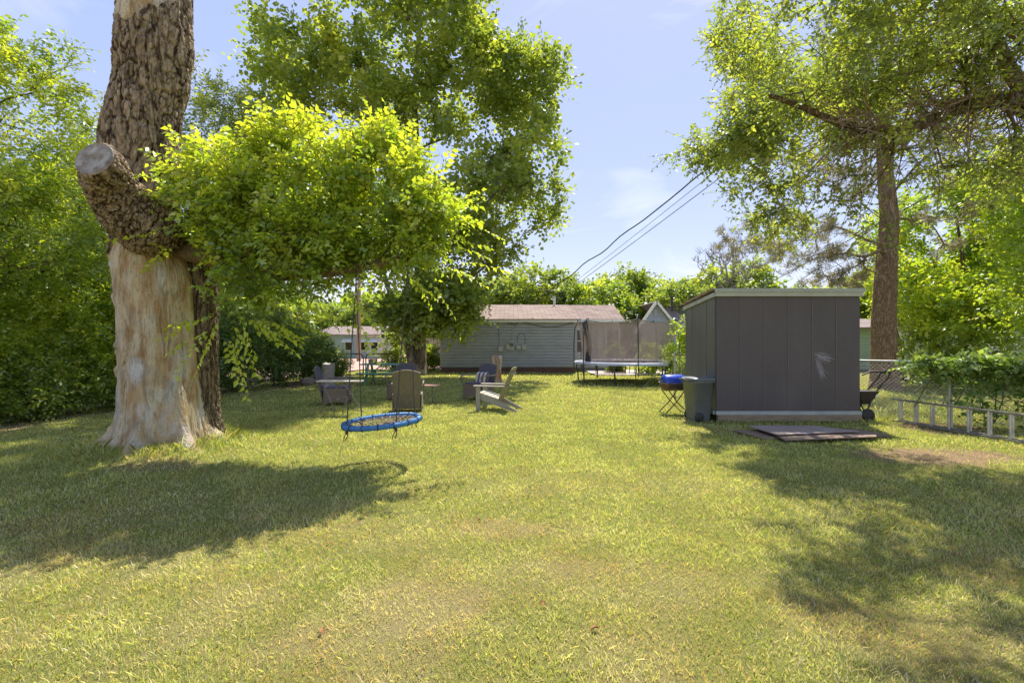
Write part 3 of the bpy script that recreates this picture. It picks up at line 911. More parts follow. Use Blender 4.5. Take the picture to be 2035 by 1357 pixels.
# ------------------------------------------------------------------ centre tree behind the chairs
make_tree('sycamore_tree', 'tall broad leafy tree with forked trunk standing left of the grey house', 'tree', (-4.45, 23.0, 0), (-4.4, 22.6, 13.5),
          [ell(780, 110, 270, 190, 22.5, 5), ell(960, 200, 140, 170, 22, 4), ell(650, 260, 190, 200, 22.5, 4.5), ell(960, 400, 150, 100, 22, 4), ell(1000, 120, 95, 120, 22, 3), ell(780, -160, 230, 170, 22.5, 4.5, .6),
           ell(860, 600, 85, 50, 20.8, 1.8, 2.0), ell(760, 560, 130, 50, 22, 2.5), ell(1040, 330, 75, 120, 22, 3), ell(960, 490, 90, 50, 22, 2.5), ell(820, 400, 170, 150, 22, 4), ell(920, 640, 40, 25, 20.6, 1, 3)],
          760, 13, 0.215, LEAF_OLIVE, BARK_GREY, 0.36, extra=[([ell(885, 600, 75, 48, 20.9, 1.5), ell(925, 635, 35, 22, 20.6, .8), ell(820, 620, 60, 30, 21.2, 1.2)], 90), ([ell(1080, 270, 45, 30, 22, 2), ell(1085, 160, 40, 30, 22, 2), ell(1090, 400, 40, 40, 22, 2), ell(960, 500, 60, 40, 21.5, 2)], 40)], lt=1.1, nl=7, seed=11, bend=0.25, gap=0.47, gs=0.34, droop=0.2, tip_r=0.018, cbase=0.5, start=0.18, minr=0.02, aspect=0.85, step=0.9, taper=0.7, clumpvar=0.15)
root = [o for o in COL.objects if o.name == 'sycamore_tree'][0]
mb = MB(); mb.tube([P(824, 742, 22.9) - Vector(root.location), P(815, 700, 22.8) - Vector(root.location), P(803, 665, 22.7) - Vector(root.location), P(785, 610, 22.4) - Vector(root.location), P(760, 540, 22.2) - Vector(root.location)], [.33, .2, .18, .15, .09], 12)
mb.build('forked_limb', BARK_GREY, root)

# ------------------------------------------------------------------ right overhanging tree
OR = Vector((9.2, 7.1, 0))
elm = thing('overhanging_tree', 'elm leaning in from the right edge with a tangle of dead twigs over the shed', 'tree', OR)
r_ = np.random.default_rng(19)
tl = [np.array(v) for v in [Vector((9.2, 7.1, -.05)), Vector((9.25, 7.1, 1.6)), Vector((9.1, 7.1, 3.2)), P(2170, 330, 7.05), P(2080, 235, 6.95), P(2000, 195, 6.85), P(1930, 205, 6.75), P(1850, 240, 6.65), P(1775, 270, 6.55), P(1690, 255, 6.45), P(1600, 215, 6.35), P(1530, 190, 6.25)]]
tr = [.36, .32, .28, .2, .13, .10, .08, .06, .045, .035, .028, .015]
sh = [ell(1660, 90, 215, 120, 6.45, 1.7), ell(1600, 250, 170, 110, 6.45, 1.5), ell(1850, 60, 190, 110, 6.65, 1.8), ell(1500, 80, 80, 80, 6.25, .9), ell(1470, 310, 70, 50, 6.25, .7, 1.2), ell(1600, 380, 110, 60, 6.45, 1.0), ell(1540, 440, 55, 50, 6.35, .6),
      ell(1700, 330, 120, 80, 6.55, 1.0), ell(1950, 280, 110, 120, 6.85, 1.2, .5), ell(1395, 315, 35, 22, 6.15, .3, 2.5), ell(1700, -100, 300, 90, 6.55, 1.8, .5), ell(1780, 420, 70, 60, 6.55, .7, .6)]
sh += [ell(1960, 90, 110, 110, 6.8, 1.0), ell(2010, 330, 60, 90, 6.9, .7, .7), ell(1380, 300, 60, 30, 6.2, .4, 2.0), ell(1450, 400, 55, 35, 6.3, .5, 1.2), ell(1430, 40, 30, 40, 6.3, .4, 1.5)]
def deeper(e):
    px_ = CX + e[0] / e[1] * F_PX; k_ = (11.5 if px_ < 1560 else 9.3 if px_ < 1640 else e[1]) / e[1]
    return (e[0] * k_, e[1] * k_, EYE + (e[2] - EYE) * k_, e[3] * k_, e[4], e[5] * k_, (e[6] if len(e) > 6 else 1.0) / k_ ** 1.3)


sh = [deeper(e) for e in sh]
tg = in_shapes(sh, 800, r_, 0.46, 1.1)
PA, rad, ch = grow(tl, tg, tr, 0.0055, r=r_, start=0.32, step=0.32, pl=0.22, wander=.12, up=.05)
o_ = np.array(OR)
V, F, _, _ = dtube([(*p, q) for p, q in zip(tl, tr)], 320, 90, lambda x, y, z, th, u: 0.035 * (ridges(x, y, z, 10, .4, 33) - .4))
mesh_np('trunk', V - o_, F, BARK_DK, elm, True)
branches_mesh(PA - o_, rad, ch, 0.004).build('branches', TWIG, elm)
mb = MB(); mb.tube([P(2060, 222, 6.90) - OR, P(2000, 130, 6.75) - OR, P(1965, 50, 6.65) - OR, P(1905, -20, 6.65) - OR, P(1880, -150, 6.75) - OR], [.11, .09, .08, .065, .05], 10); mb.build('limb', BARK_DK, elm)
chn = [c for c in ch if PA[c[-1]][1] < 8.3]; chf = [c for c in ch if PA[c[-1]][1] >= 8.3]
(V, F, tn), tw = foliage(PA - o_, chn, r_, 6, 0.42, 8, 0.074, True, 0.30, None, 0.0, 0.5, 0.55, 0.18, 0.5, 0.0, (0, 1), 0.0035)
(V2, F2, tn2), tw2 = foliage(PA - o_, chf, r_, 9, 0.60, 8, 0.105, True, 0.30, None, 0.0, 0.5, 0.55, 0.18, 0.5, 0.0, (0, 1), 0.005)
F = np.concatenate([F, F2 + len(V)]); V = np.concatenate([V, V2]); tn = np.concatenate([tn, tn2]); tw = (np.concatenate([tw[0], tw2[0]]), np.concatenate([tw[1], tw2[1] + len(tw[0])]))
mesh_np('crown', V, F, LEAF_ELM, elm, False, {'tint': tn})
mesh_np('twigs', tw[0], tw[1], TWIG, elm)
mb = MB()
for k in range(420):
    q = r_.random()
    i = min(int(3 + q * 6), 9); a = Vector(tl[i]).lerp(Vector(tl[i + 1]), r_.random()) - OR
    if r_.random() < .3: a = (P(1990 - r_.random() * 70, 130 - r_.random() * 150, 6.7) - OR)
    d = Vector((r_.normal(-.55, .5), r_.normal(-.1, .45), r_.normal(-.05, .45)))
    L_ = r_.uniform(.5, 1.5); d.normalize()
    c = a + d * L_ * .5 + Vector((0, 0, r_.uniform(0, .15)))
    e = a + d * L_ + Vector((r_.normal(0, .1), r_.normal(0, .1), -r_.uniform(.1, .45)))
    pts = [a * (1 - u) ** 2 + c * 2 * u * (1 - u) + e * u * u for u in (0, .33, .66, 1)]
    mb.tube(pts, [.011, .008, .006, .003], 4, caps=False)
mb.build('dead_twigs', mat("dead_twig", (0.34, 0.25, 0.18), (0.2, 0.14, 0.10), 15, rough=.9), elm)

# ------------------------------------------------------------------ pine
PO = Vector((12.25, 15.8, 0))
pine = thing('pine_tree', 'tall pine with plated brown trunk rising behind the chain-link fence', 'tree', PO)
r_ = np.random.default_rng(23)
pk = [(12.2, 15.8, -.05), (12.18, 15.8, .7), (12.15, 15.8, 2.2), (12.25, 15.8, 4.2), (12.35, 15.8, 5.6), (12.2, 15.8, 7.2), (12.1, 15.8, 9.2), (12.2, 15.8, 11.5), (12.2, 15.8, 13)]
pr = [.44, .36, .33, .29, .25, .21, .17, .11, .04]
V, F, _, _ = dtube([(*p, q) for p, q in zip(pk, pr)], 420, 110, lambda x, y, z, th, u: 0.035 * (ridges(x, y, z, 8, .35, 43) - .4) * (1 - u * .6) + .12 * np.exp(-np.clip(z, 0, 3) / .16) * (.5 + .5 * np.cos(th * 4)))
po = np.array(PO)
mesh_np('trunk', V - po, F, BARK_PINE, pine, True)
sh = [ell(1600, 480, 90, 45, 15.3, 1.4), ell(1480, 475, 55, 35, 15, .8, 1.4), ell(1660, 540, 75, 40, 15.2, 1.1), ell(1760, 230, 210, 170, 15.8, 3.2), ell(1455, 185, 35, 30, 15, .5, 2), ell(1430, 230, 15, 15, 15, .3, 3), ell(1900, 430, 110, 70, 15.8, 2), ell(1780, 60, 150, 100, 15.8, 2.2)]
tg = np.concatenate([in_shapes(sh, 190, r_, 0.30, .6), in_shapes([sh[0], sh[1], sh[2], sh[4]], 60, r_, .2, .6)])
PA, rad, ch = grow([np.array(p, float) for p in pk], tg, pr, 0.014, r=r_, start=0.35, step=0.5, pl=0.25, wander=.10, up=-.05)
branches_mesh(PA - po, rad, ch, 0.008).build('branches', BARK_PINE, pine)
O, T, Nn = [], [], []
for c in ch:
    for k in c[max(1, len(c) // 2):]:
        for q in range(2):
            O.append(PA[k] + r_.normal(0, .12, 3)); T.append(PA[c[-1]] - PA[c[-2]] + r_.normal(0, .25, 3))
O = np.repeat(np.array(O) - po, 48, 0); T = norm(np.repeat(np.array(T), 48, 0))
O = O + T * r_.uniform(-.12, .12, len(O))[:, None]
Dn = norm(T * .5 + r_.normal(0, .7, T.shape))
V, F, m_ = leaf_geo(O, Dn, r_.normal(size=T.shape), r_.uniform(.14, .24, len(O)), np.full(len(O), .014))
mesh_np('crown', V, F, NEEDLE, pine, False, {'tint': np.repeat(np.clip(r_.normal(.5, .25, len(O)), 0, 1), 4)})

# ------------------------------------------------------------------ trees and shrubs along the left
LG = 'trees along the left boundary'
make_tree('hackberry_tree', 'leafy green tree at the left edge behind the hedge, tallest of the left row', 'tree', (-10.9, 9.6, 0), (-10.7, 9.6, 6.6),
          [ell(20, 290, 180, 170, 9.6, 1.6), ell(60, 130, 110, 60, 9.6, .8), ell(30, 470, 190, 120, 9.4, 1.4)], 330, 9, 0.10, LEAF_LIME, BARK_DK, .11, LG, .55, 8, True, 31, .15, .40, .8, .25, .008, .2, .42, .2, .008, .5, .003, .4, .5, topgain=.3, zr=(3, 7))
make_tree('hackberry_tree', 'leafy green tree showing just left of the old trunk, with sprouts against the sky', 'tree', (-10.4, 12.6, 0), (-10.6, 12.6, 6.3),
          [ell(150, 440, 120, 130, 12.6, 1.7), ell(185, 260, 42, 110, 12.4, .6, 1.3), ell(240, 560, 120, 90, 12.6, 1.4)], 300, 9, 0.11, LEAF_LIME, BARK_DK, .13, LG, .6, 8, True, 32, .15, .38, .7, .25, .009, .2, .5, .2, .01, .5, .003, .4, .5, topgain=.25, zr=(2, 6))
make_tree('hackberry_tree', 'slender leafy tree with thin sprouts seen between the old trunk and the tall tree', 'tree', (-9.6, 15.5, 0), (-9.4, 15.5, 7.6),
          [ell(430, 300, 75, 170, 15.5, 1.5), ell(400, 190, 35, 50, 15.5, .6, 1.5), ell(460, 230, 40, 110, 15.5, .8), ell(480, 480, 130, 120, 15.5, 1.6)], 260, 9, 0.12, LEAF_OLIVE, BARK_DK, .14, LG, .75, 8, False, 33, .15, .38, .6, .15, .009, .2, .5, .2, .01, .5, .004, .6, .6)


def shrub(label, cx, cy, rx, ry, h, n, seed, m=LEAF_MID, leaf=0.085, name='hedge_shrub', cat='shrub', group=None, cbase=.45, zlo=0.02, per=8, gap=.30):
    r = np.random.default_rng(seed)
    root = thing(name, label, cat, (cx, cy, 0), 0, group)
    tl = [np.array([cx, cy, 0.0]), np.array([cx, cy, .25 * h]), np.array([cx + .05, cy, .5 * h])]
    sh_ = [(cx, cy, zlo + (h - zlo) * .5, rx, ry, (h - zlo) * .52), (cx - rx * .4, cy, h * .6, rx * .6, ry * .8, h * .42), (cx + rx * .4, cy, h * .4, rx * .6, ry * .8, h * .36)]
    tg = in_shapes(sh_, n, r, gap, 1.1)
    tg = tg[tg[:, 2] > 0.08]
    PA, rad, ch = grow(tl, tg, [.06, .05, .03], .006, r=r, start=0, step=.35, pl=.15, up=.1)
    b = np.array([cx, cy, 0])
    branches_mesh(PA - b, rad, ch, .005).build('stems', BARK_DK, root)
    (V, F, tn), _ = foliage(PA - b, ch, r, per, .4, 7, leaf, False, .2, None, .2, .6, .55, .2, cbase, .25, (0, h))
    V[:, 2] = np.maximum(V[:, 2], 0.02)
    mesh_np('foliage', V, F, m, root, False, {'tint': tn})
    return root


HG = 'hedge shrubs along the left fence'
for i, (x, y, rx, ry, h, n, m, lab) in enumerate([
        (-10.75, 9.0, 1.1, 1.2, 3.4, 420, LEAF_LIME, 'dense green shrub at the very left edge of the yard'),
        (-10.2, 10.7, 1.1, 1.2, 3.7, 420, LEAF_LIME, 'tall dense green shrub in the left hedge, second from the left edge'),
        (-9.8, 12.3, 1.0, 1.2, 3.5, 400, LEAF_LIME, 'leafy green shrub in the left hedge just left of the old trunk'),
        (-9.95, 9.75, .7, 1.0, 1.35, 200, LEAF_MID, 'low shrub filling the foot of the left hedge near the left edge'),
        (-9.35, 11.7, .6, 1.0, 1.2, 180, LEAF_MID, 'low shrub at the foot of the left hedge beside the old trunk'),
        (-9.35, 13.9, .9, 1.2, 2.5, 300, LEAF_DARK, 'dark hedge shrub hidden mostly by the old trunk'),
        (-9.0, 15.5, .9, 1.2, 2.7, 320, LEAF_DARK, 'dark hedge shrub right of the old trunk under the lime branch'),
        (-8.5, 17.2, .9, 1.2, 2.8, 320, LEAF_DARK, 'dark hedge shrub behind the leaf spray of the side branch'),
        (-8.0, 19.0, .9, 1.1, 2.2, 280, LEAF_DARK, 'rounded dark hedge shrub behind the left patio chair'),
        (-7.6, 20.5, .6, .8, 1.3, 150, LEAF_OLIVE, 'low end shrub of the hedge next to the tubular gate')]):
    shrub(lab, x, y, rx, ry, h, n, 60 + i, m, group=HG)

# ------------------------------------------------------------------ trees right and behind
RG = 'trees beyond the right fence'
make_tree('maple_tree', 'bright green leafy tree right of the pine trunk beyond the fence', 'tree', (17.5, 18.5, 0), (17.2, 18.5, 6),
          [ell(1900, 470, 160, 110, 18, 2.6), ell(1850, 560, 130, 60, 17.5, 2.0), ell(2040, 430, 120, 150, 18, 2.4), ell(1700, 590, 30, 50, 18, 1.0, 2), ell(1950, 610, 110, 40, 17.5, 1.6), ell(1840, 640, 60, 30, 17, 1.0), ell(2000, 660, 60, 30, 17, 1.0)], 560, 10, 0.16, LEAF_LIME, BARK_DK, .16, RG, .8, 7, False, 71, .2, .38, .4, .2, .012, .22, .45, .25, .015, .7)
make_tree('shade_tree', 'dark green tree with several dark stems in front of the white house', 'tree', (21.4, 22.0, 0), (20.6, 21.8, 5.5),
          [ell(1930, 600, 130, 45, 21, 2.2), ell(1860, 625, 60, 30, 20.5, 1.4), ell(2010, 570, 90, 70, 21.5, 2)], 240, 9, 0.17, LEAF_DARK, BARK_DK, .26, RG, .8, 7, False, 72, .3, .36, .4, .2, .014, .2, .5, .25, .015, .7)
cr_ = thing('multi_stem_shrub', 'shrubby tree with many thin bare stems in front of the pale house', 'shrub', (16.9, 20, 0), 0, RG)
mb = MB(); r_ = np.random.default_rng(77)
for k in range(13):
    a = Vector((r_.uniform(-.9, .9), r_.uniform(-.3, .3), 0)); mb.tube([a, a * 1.15 + Vector((r_.normal(0, .1), 0, 1.2)), a * 1.5 + Vector((r_.normal(0, .15), 0, 2.6))], [.06, .05, .03], 6)
mb.build('stems', BARK_DK, cr_)
tg = in_shapes([(0, 0, 3.1, 1.7, 1.0, 0.9)], 900, r_, .35, .8)
V, F, tn = twig_leaves(tg, r_.normal(size=(900, 3)) + np.array([0, 0, .4]), np.full(900, .6), 7, .13, r_, .2, False, np.full(900, .5), .6)
mesh_np('foliage', V, F, LEAF_MID, cr_, False, {'tint': tn})
make_tree('shade_tree', 'leafy tree far right filling the edge of the view above the vine', 'tree', (16.0, 12.5, 0), (15.6, 12.4, 6),
          [ell(2120, 420, 120, 160, 12.5, 2.2), ell(2090, 600, 90, 60, 12.5, 1.5)], 240, 9, 0.13, LEAF_LIME, BARK_DK, .15, RG, .7, 7, False, 73, .2, .38, .5, .2, .01, .2, .45, .25, .012, .6)

BG = 'trees beyond the far houses'
protos = []
for i, (m, sd_) in enumerate(((LEAF_MID, 81), (LEAF_OLIVE, 82), (LEAF_OLIVE, 83))):
    t = make_tree('background_tree', 'x', 'tree', (0, 0, 0), (0, 0, 6.5), [(0, 0, 5.6, 3.0, 3.0, 3.0), (2.2, 0, 4.4, 2.4, 2.4, 2.2), (-2.3, 0.5, 4.1, 2.4, 2.4, 2.1), (0.3, 0, 2.2, 3.8, 3.0, 1.9), (1.2, -1.5, 6.3, 1.6, 1.6, 1.5)], 330, 8, 0.30, m, BARK_DK, .22, BG, 1.1, 7, False, sd_, .2, .40, .35, .15, .02, .22, .45, .25, .03, .75, step=1.0)
    protos.append(t)
# px, y of crown top in the photo, distance, prototype, label
bgt = [(1050, 520, 42, 1, 'olive tree rising over the left end of the grey house roof, beside the tall tree'),
       (1140, 548, 46, 1, 'olive tree beyond the house roof below where the cables end'),
       (1190, 545, 40, 0, 'green tree beyond the grey house just right of the cables'),
       (1245, 530, 44, 2, 'rounded bright tree beyond the house above the roof end'),
       (1300, 545, 43, 0, 'green tree above the gap between the two houses'),
       (1340, 560, 38, 2, 'bright low tree behind the gap next to the blue gable'),
       (1385, 545, 47, 1, 'olive tree behind the dead branched tree'),
       (1450, 508, 42, 1, 'large olive tree above the left corner of the shed roof'),
       (1500, 540, 40, 0, 'green tree right of the large olive tree over the shed'),
       (1600, 558, 45, 0, 'green treetop peeking over the middle of the shed roof'),
       (1690, 560, 44, 2, 'bright treetop over the right end of the shed'),
       (1780, 520, 38, 2, 'bright tree behind the pine trunk'),
       (1880, 500, 36, 0, 'green tree far behind the white house'),
       (2000, 470, 34, 0, 'tall green tree beyond the white house at the right edge'),
       (960, 540, 48, 0, 'green tree far behind the tall tree crown'),
       (880, 600, 50, 0, 'distant green tree seen through the fork of the tall tree'),
       (740, 590, 55, 0, 'distant dark tree behind the light blue house'),
       (640, 600, 52, 1, 'distant tree over the left end of the light blue house'),
       (560, 560, 40, 0, 'distant green tree behind the hedge right of the old trunk'),
       (470, 540, 36, 1, 'distant olive tree behind the hedge beside the old trunk'),
       (150, 420, 22, 0, 'green tree across the alley left of the old trunk'),
       (20, 330, 20, 1, 'tree across the alley at the left edge'),
       (330, 470, 26, 0, 'tree across the alley hidden behind the old trunk'),
       (-120, 350, 18, 0, 'tree across the alley beyond the left edge')]
used = set()
for (px, py, D, pi, lab) in bgt:
    o = protos[pi] if pi not in used else copy_tree(protos[pi]); used.add(pi)
    h = P(px, py, D).z; s = h / 8.6
    o.location = (P(px, 0, D).x, D, 0); w_ = s * random.uniform(1.0, 1.3); o.scale = (max(w_, .8), max(w_, .8), s)
    o.rotation_euler = (0, 0, random.uniform(0, 6.28)); tag(o, lab, 'tree', BG)

# dead-branched tree behind the shed
dt = thing('dead_tree', 'bare grey branched treetop above the trees left of the shed', 'tree', (P(1440, 0, 38).x, 38, 0))
r_ = np.random.default_rng(91)
tg = in_shapes([(0, 0, 7.4, 2.6, 1.5, 1.8), (1.5, 0, 7.8, 1.8, 1.2, 1.2), (4.0, 0, 7.5, 1.2, 1, 1.0, .6)], 150, r_, .3, .5)
PA, rad, ch = grow(trunk_line((0, 0, 0), (0, 0, 7), 10, .2, r_), tg, [.2 - .015 * i for i in range(10)], .022, r=r_, step=.5, start=.5, wander=.14)
mb = branches_mesh(PA, rad, ch, .001); mb.tube([Vector(p) for p in trunk_line((0, 0, 0), (0, 0, 7), 10, .2, r_)], [.2 - .015 * i for i in range(10)], 8)
for c in ch:
    for q in range(5):
        a = Vector(PA[c[-1 - q % max(1, len(c) - 1)]]); mb.tube([a, a + Vector((r_.normal(0, .25), r_.normal(0, .2), r_.uniform(.1, .6)))], [.018, .008], 3, caps=False)
mb.build('branches', mat("dead_wood", (0.32, 0.27, 0.26), (0.2, 0.17, 0.16), 6, rough=.9), dt)

# ------------------------------------------------------------------ far woods (reads as one mass)
r_ = np.random.default_rng(101)
n = 26000
a = r_.uniform(-1.25, 1.25, n); D = r_.uniform(62, 74, n)
x = D * np.tan(a * .95); x = np.clip(x, -120, 120)
z = (4.0 + 5.0 * fbm(x * .16, D * .05, seed=7, octs=3)) * r_.random(n) ** .7
V, F, m_ = leaf_geo(np.stack([x, D, z], 1), r_.normal(size=(n, 3)), r_.normal(size=(n, 3)), r_.uniform(.9, 1.8, n), r_.uniform(.6, 1.2, n))
w = mesh_np('distant_woods', V, F, LEAF_MID, None, False, {'tint': np.repeat(np.clip(r_.normal(.45, .2, n) + .25 * (z / 9 - .5), 0, 1), 4)})
tag(w, 'far belt of trees closing the view behind all the houses', 'woods', kind='stuff')

# ------------------------------------------------------------------ object materials
SIDING = mat("grey_green_siding", (0.38, 0.395, 0.41), (0.33, 0.345, 0.36), 2.5, (1, 1, 3), .55, c3=(0.27, 0.285, 0.27), scale3=.9, amt3=(.5, .85))
SIDING_BLUE = mat("blue_siding", (0.40, 0.45, 0.60), (0.35, 0.40, 0.53), 2.5, rough=.6)
SIDING_PALE = mat("pale_siding", (0.66, 0.63, 0.58), (0.58, 0.55, 0.5), 2.5, rough=.6)
LIGHT_BLUE = mat("light_blue_wall", (0.46, 0.60, 0.74), (0.40, 0.53, 0.67), 1.5, rough=.7)
WHITE = mat("white_paint", (0.80, 0.80, 0.78), (0.70, 0.70, 0.67), 5, rough=.5)
TRIM = mat("grey_green_trim", (0.44, 0.47, 0.435), (0.37, 0.40, 0.37), 4, (1, 1, 1), .5)
BRICK = mat("red_brick_base", (0.20, 0.11, 0.08), (0.12, 0.075, 0.06), 9, (1, 1, 3), .9, .01)
GLASS = mat("window_glass", (0.05, 0.055, 0.06), (0.04, 0.04, 0.045), 3, rough=.08, spec=.8)
METAL = mat("galvanised_metal", (0.50, 0.50, 0.50), (0.38, 0.38, 0.38), 12, rough=.45, metal=.7)
ALU = mat("dull_aluminium", (0.62, 0.60, 0.57), (0.46, 0.44, 0.42), 7, rough=.5, metal=.35, c3=(0.36, .34, .32), scale3=5, amt3=(.55, .75))
BLACK = mat("black_metal", (0.035, 0.033, 0.032), (0.06, 0.05, 0.045), 20, rough=.5)
RUST = mat("rusty_tube", (0.16, 0.085, 0.06), (0.09, 0.06, 0.05), 14, rough=.8)
GREYBOX = mat("grey_meter_box", (0.42, 0.42, 0.40), (0.36, 0.36, 0.35), 8, rough=.5, metal=.3)
CABLE = mat("black_cable", (0.03, 0.03, 0.035), (0.05, 0.05, 0.05), 20, rough=.6)
OLDWOOD = mat("weathered_wood", (0.40, 0.35, 0.30), (0.27, 0.22, 0.18), 5, (1, 6, 6), .9, .004, 20)
SHED = mat("dark_brown_panel", (0.104, 0.088, 0.091), (0.088, 0.075, 0.078), 1.6, (1, 1, .5), .42, .0015, 30, spec=.4, c3=(0.122, 0.103, 0.106), scale3=1.1, amt3=(.5, .8), bstretch=(30, 30, 1.2))


def shingle_mat(name, c1, c2, sc=1.0):
    m = bpy.data.materials.new(name); m.use_nodes = True
    t = m.node_tree; n = t.nodes; L = t.links; b = n['Principled BSDF']; b.inputs['Roughness'].default_value = .95; b.inputs['Specular IOR Level'].default_value = .1
    tc = n.new('ShaderNodeTexCoord'); br = n.new('ShaderNodeTexBrick')
    br.inputs['Scale'].default_value = sc; br.inputs['Brick Width'].default_value = .5; br.inputs['Row Height'].default_value = .15; br.inputs['Mortar Size'].default_value = .008
    br.inputs['Color1'].default_value = (*c1, 1); br.inputs['Color2'].default_value = (*c2, 1); br.inputs['Mortar'].default_value = (*[x * .45 for x in c2], 1)
    L.new(tc.outputs['Object'], br.inputs['Vector'])
    nz = n.new('ShaderNodeTexNoise'); nz.inputs['Scale'].default_value = 2.0; nz.inputs['Detail'].default_value = 8; L.new(tc.outputs['Object'], nz.inputs['Vector'])
    hs = n.new('ShaderNodeMixRGB'); hs.blend_type = 'MULTIPLY'; hs.inputs['Fac'].default_value = .5; L.new(br.outputs['Color'], hs.inputs['Color1']); L.new(nz.outputs['Fac'], hs.inputs['Color2'])
    L.new(hs.outputs[0], b.inputs['Base Color'])
    bm = n.new('ShaderNodeBump'); bm.inputs['Distance'].default_value = .01; L.new(br.outputs['Fac'], bm.inputs['Height']); bm.invert = True; L.new(bm.outputs[0], b.inputs['Normal'])
    return m


SHINGLE = shingle_mat("pinkish_shingles", (0.42, 0.325, 0.285), (0.29, 0.225, 0.20))
SHINGLE_G = shingle_mat("grey_pink_shingles", (0.40, 0.32, 0.30), (0.30, 0.245, 0.235))


def laps(mb, x0, x1, z0, z1, y, lap=.115, t=.018, nrm=-1):
    """dutch-lap clapboards on a wall facing -Y: a flat face, then a cove sloping back under the next board"""
    z = z0
    while z < z1 - .01:
        zt = min(z + lap, z1); zm = z + (zt - z) * .58
        vs = [(x0, y, z), (x1, y, z), (x1, y + nrm * t, z), (x0, y + nrm * t, z), (x0, y + nrm * t * .9, zm), (x1, y + nrm * t * .9, zm), (x0, y + nrm * .003, zt), (x1, y + nrm * .003, zt), (x0, y, zt), (x1, y, zt)]
        mb.add(vs, [(0, 1, 2, 3), (3, 2, 5, 4), (4, 5, 7, 6), (0, 3, 4, 6, 8), (1, 9, 7, 5, 2), (8, 6, 7, 9)])
        z = zt
    return mb


# ------------------------------------------------------------------ grey house
HX0, HX1, HY = -3.67, 3.33, 24.8
house = thing('grey_house', 'grey clapboard house with low pinkish shingle roof and meter boxes on its windowless wall', 'house', (HX0, HY, 0))
O_ = Vector((HX0, HY, 0)); W_ = HX1 - HX0
mb = MB(); laps(mb, 0, W_, .32, 2.66, 0, .156, .05); mb.box((W_ / 2, 2.5, 1.46), (W_ - .02, 4.96, 2.4)); mb.build('wall', SIDING, house)
mb = MB(); mb.box((W_ / 2, .06 + 2.5, .16), (W_ - .08, 5, .31)); mb.build('foundation', BRICK, house)
for x in (.04, W_ - .04):
    MB().box((x, -.022, 1.49), (.09, .03, 2.35)).build('corner_board', TRIM, house)
MB().box((W_ / 2 - .05, -.30, 2.66), (W_ + .3, .03, .15)).build('fascia', WHITE, house)
MB().box((W_ / 2 - .05, -.14, 2.60), (W_ + .2, .3, .02)).build('soffit', WHITE, house)
# main roof: from the front eave up to a ridge parallel to the wall; right end further back
def slab(mb, pts, th=.06):
    a = [Vector(p) for p in pts]; nrm = (a[1] - a[0]).cross(a[2] - a[0]).normalized() * th
    if nrm.z > 0: nrm = -nrm
    k = len(a)
    b = [p + nrm for p in a]
    mb.add(a + b, [tuple(range(k)), tuple(range(2 * k - 1, k - 1, -1))] + [(i, i + k, (i + 1) % k + k, (i + 1) % k) for i in range(k)])
    return mb
re_, rz = 5.0, 3.86
mb = slab(MB(), [(-.25, -.34, 2.74), (W_ + .12, -.34, 2.74), (W_ + .12, re_, rz), (1.9, re_, rz)]); mb.build('roof', SHINGLE, house)
mb = slab(MB(), [(W_ + .13, 2.2, 2.84), (W_ + 2.95, 2.2, 2.84), (W_ + 2.95, re_ + .02, rz - .02), (W_ + .13, re_ + .02, rz - .02)]); mb.build('roof', SHINGLE, house)
mb = slab(MB(), [(1.0, re_ + .05, rz - .03), (W_ + 2.95, re_ + .05, rz - .03), (W_ + 2.95, 10, 2.75), (1.0, 10, 2.75)]); mb.build('roof', SHINGLE, house)
mb = slab(MB(), [(-.25, -.34, 2.745), (1.9, re_, rz), (-.25, 10, 2.75)]); mb.build('roof', SHINGLE, house)
v = MB().box((1.95, 4.6, 3.93), (.35, .35, .18)); v.build('roof_vent', mat("brown_vent", (.2, .13, .11), rough=.8), house)
mb = MB(); mb.tube([(P(1103, 0, 29).x - HX0, 4.6, 3.7), (P(1103, 0, 29).x - HX0, 4.6, 4.35)], .07, 8); mb.build('vent_pipe', WHITE, house)
# recessed right wing
mb = MB(); laps(mb, W_ + .02, W_ + 2.75, .15, 2.80, 2.6); mb.box((W_ + 1.4, 5, 1.4), (2.7, 4.7, 2.7)); w2 = mb.build('wing_wall', SIDING_PALE, house)
MB().box((W_ + 1.5, 2.19, 2.75), (3.0, .03, .15)).build('fascia', WHITE, house)
for (wx, ww, wz, wh) in ((.33, .70, 1.62, 1.35), (2.25, .85, 1.62, 1.35)):
    fr = thing('window', None, None); fr.parent = house; fr.location = (W_ + wx + .12, 2.56, wz)
    f = MB()
    for (cx_, cz_, sx_, sz_) in ((0, wh / 2, ww, .09), (0, -wh / 2, ww, .09), (-ww / 2 + .045, 0, .09, wh - .09), (ww / 2 - .045, 0, .09, wh - .09), (0, 0, ww - .18, .05)):
        f.box((cx_, 0, cz_), (sx_, .07, sz_))
    f.build('frame', WHITE, fr); MB().box((0, .015, 0), (ww - .1, .02, wh - .1)).build('pane', GLASS, fr)
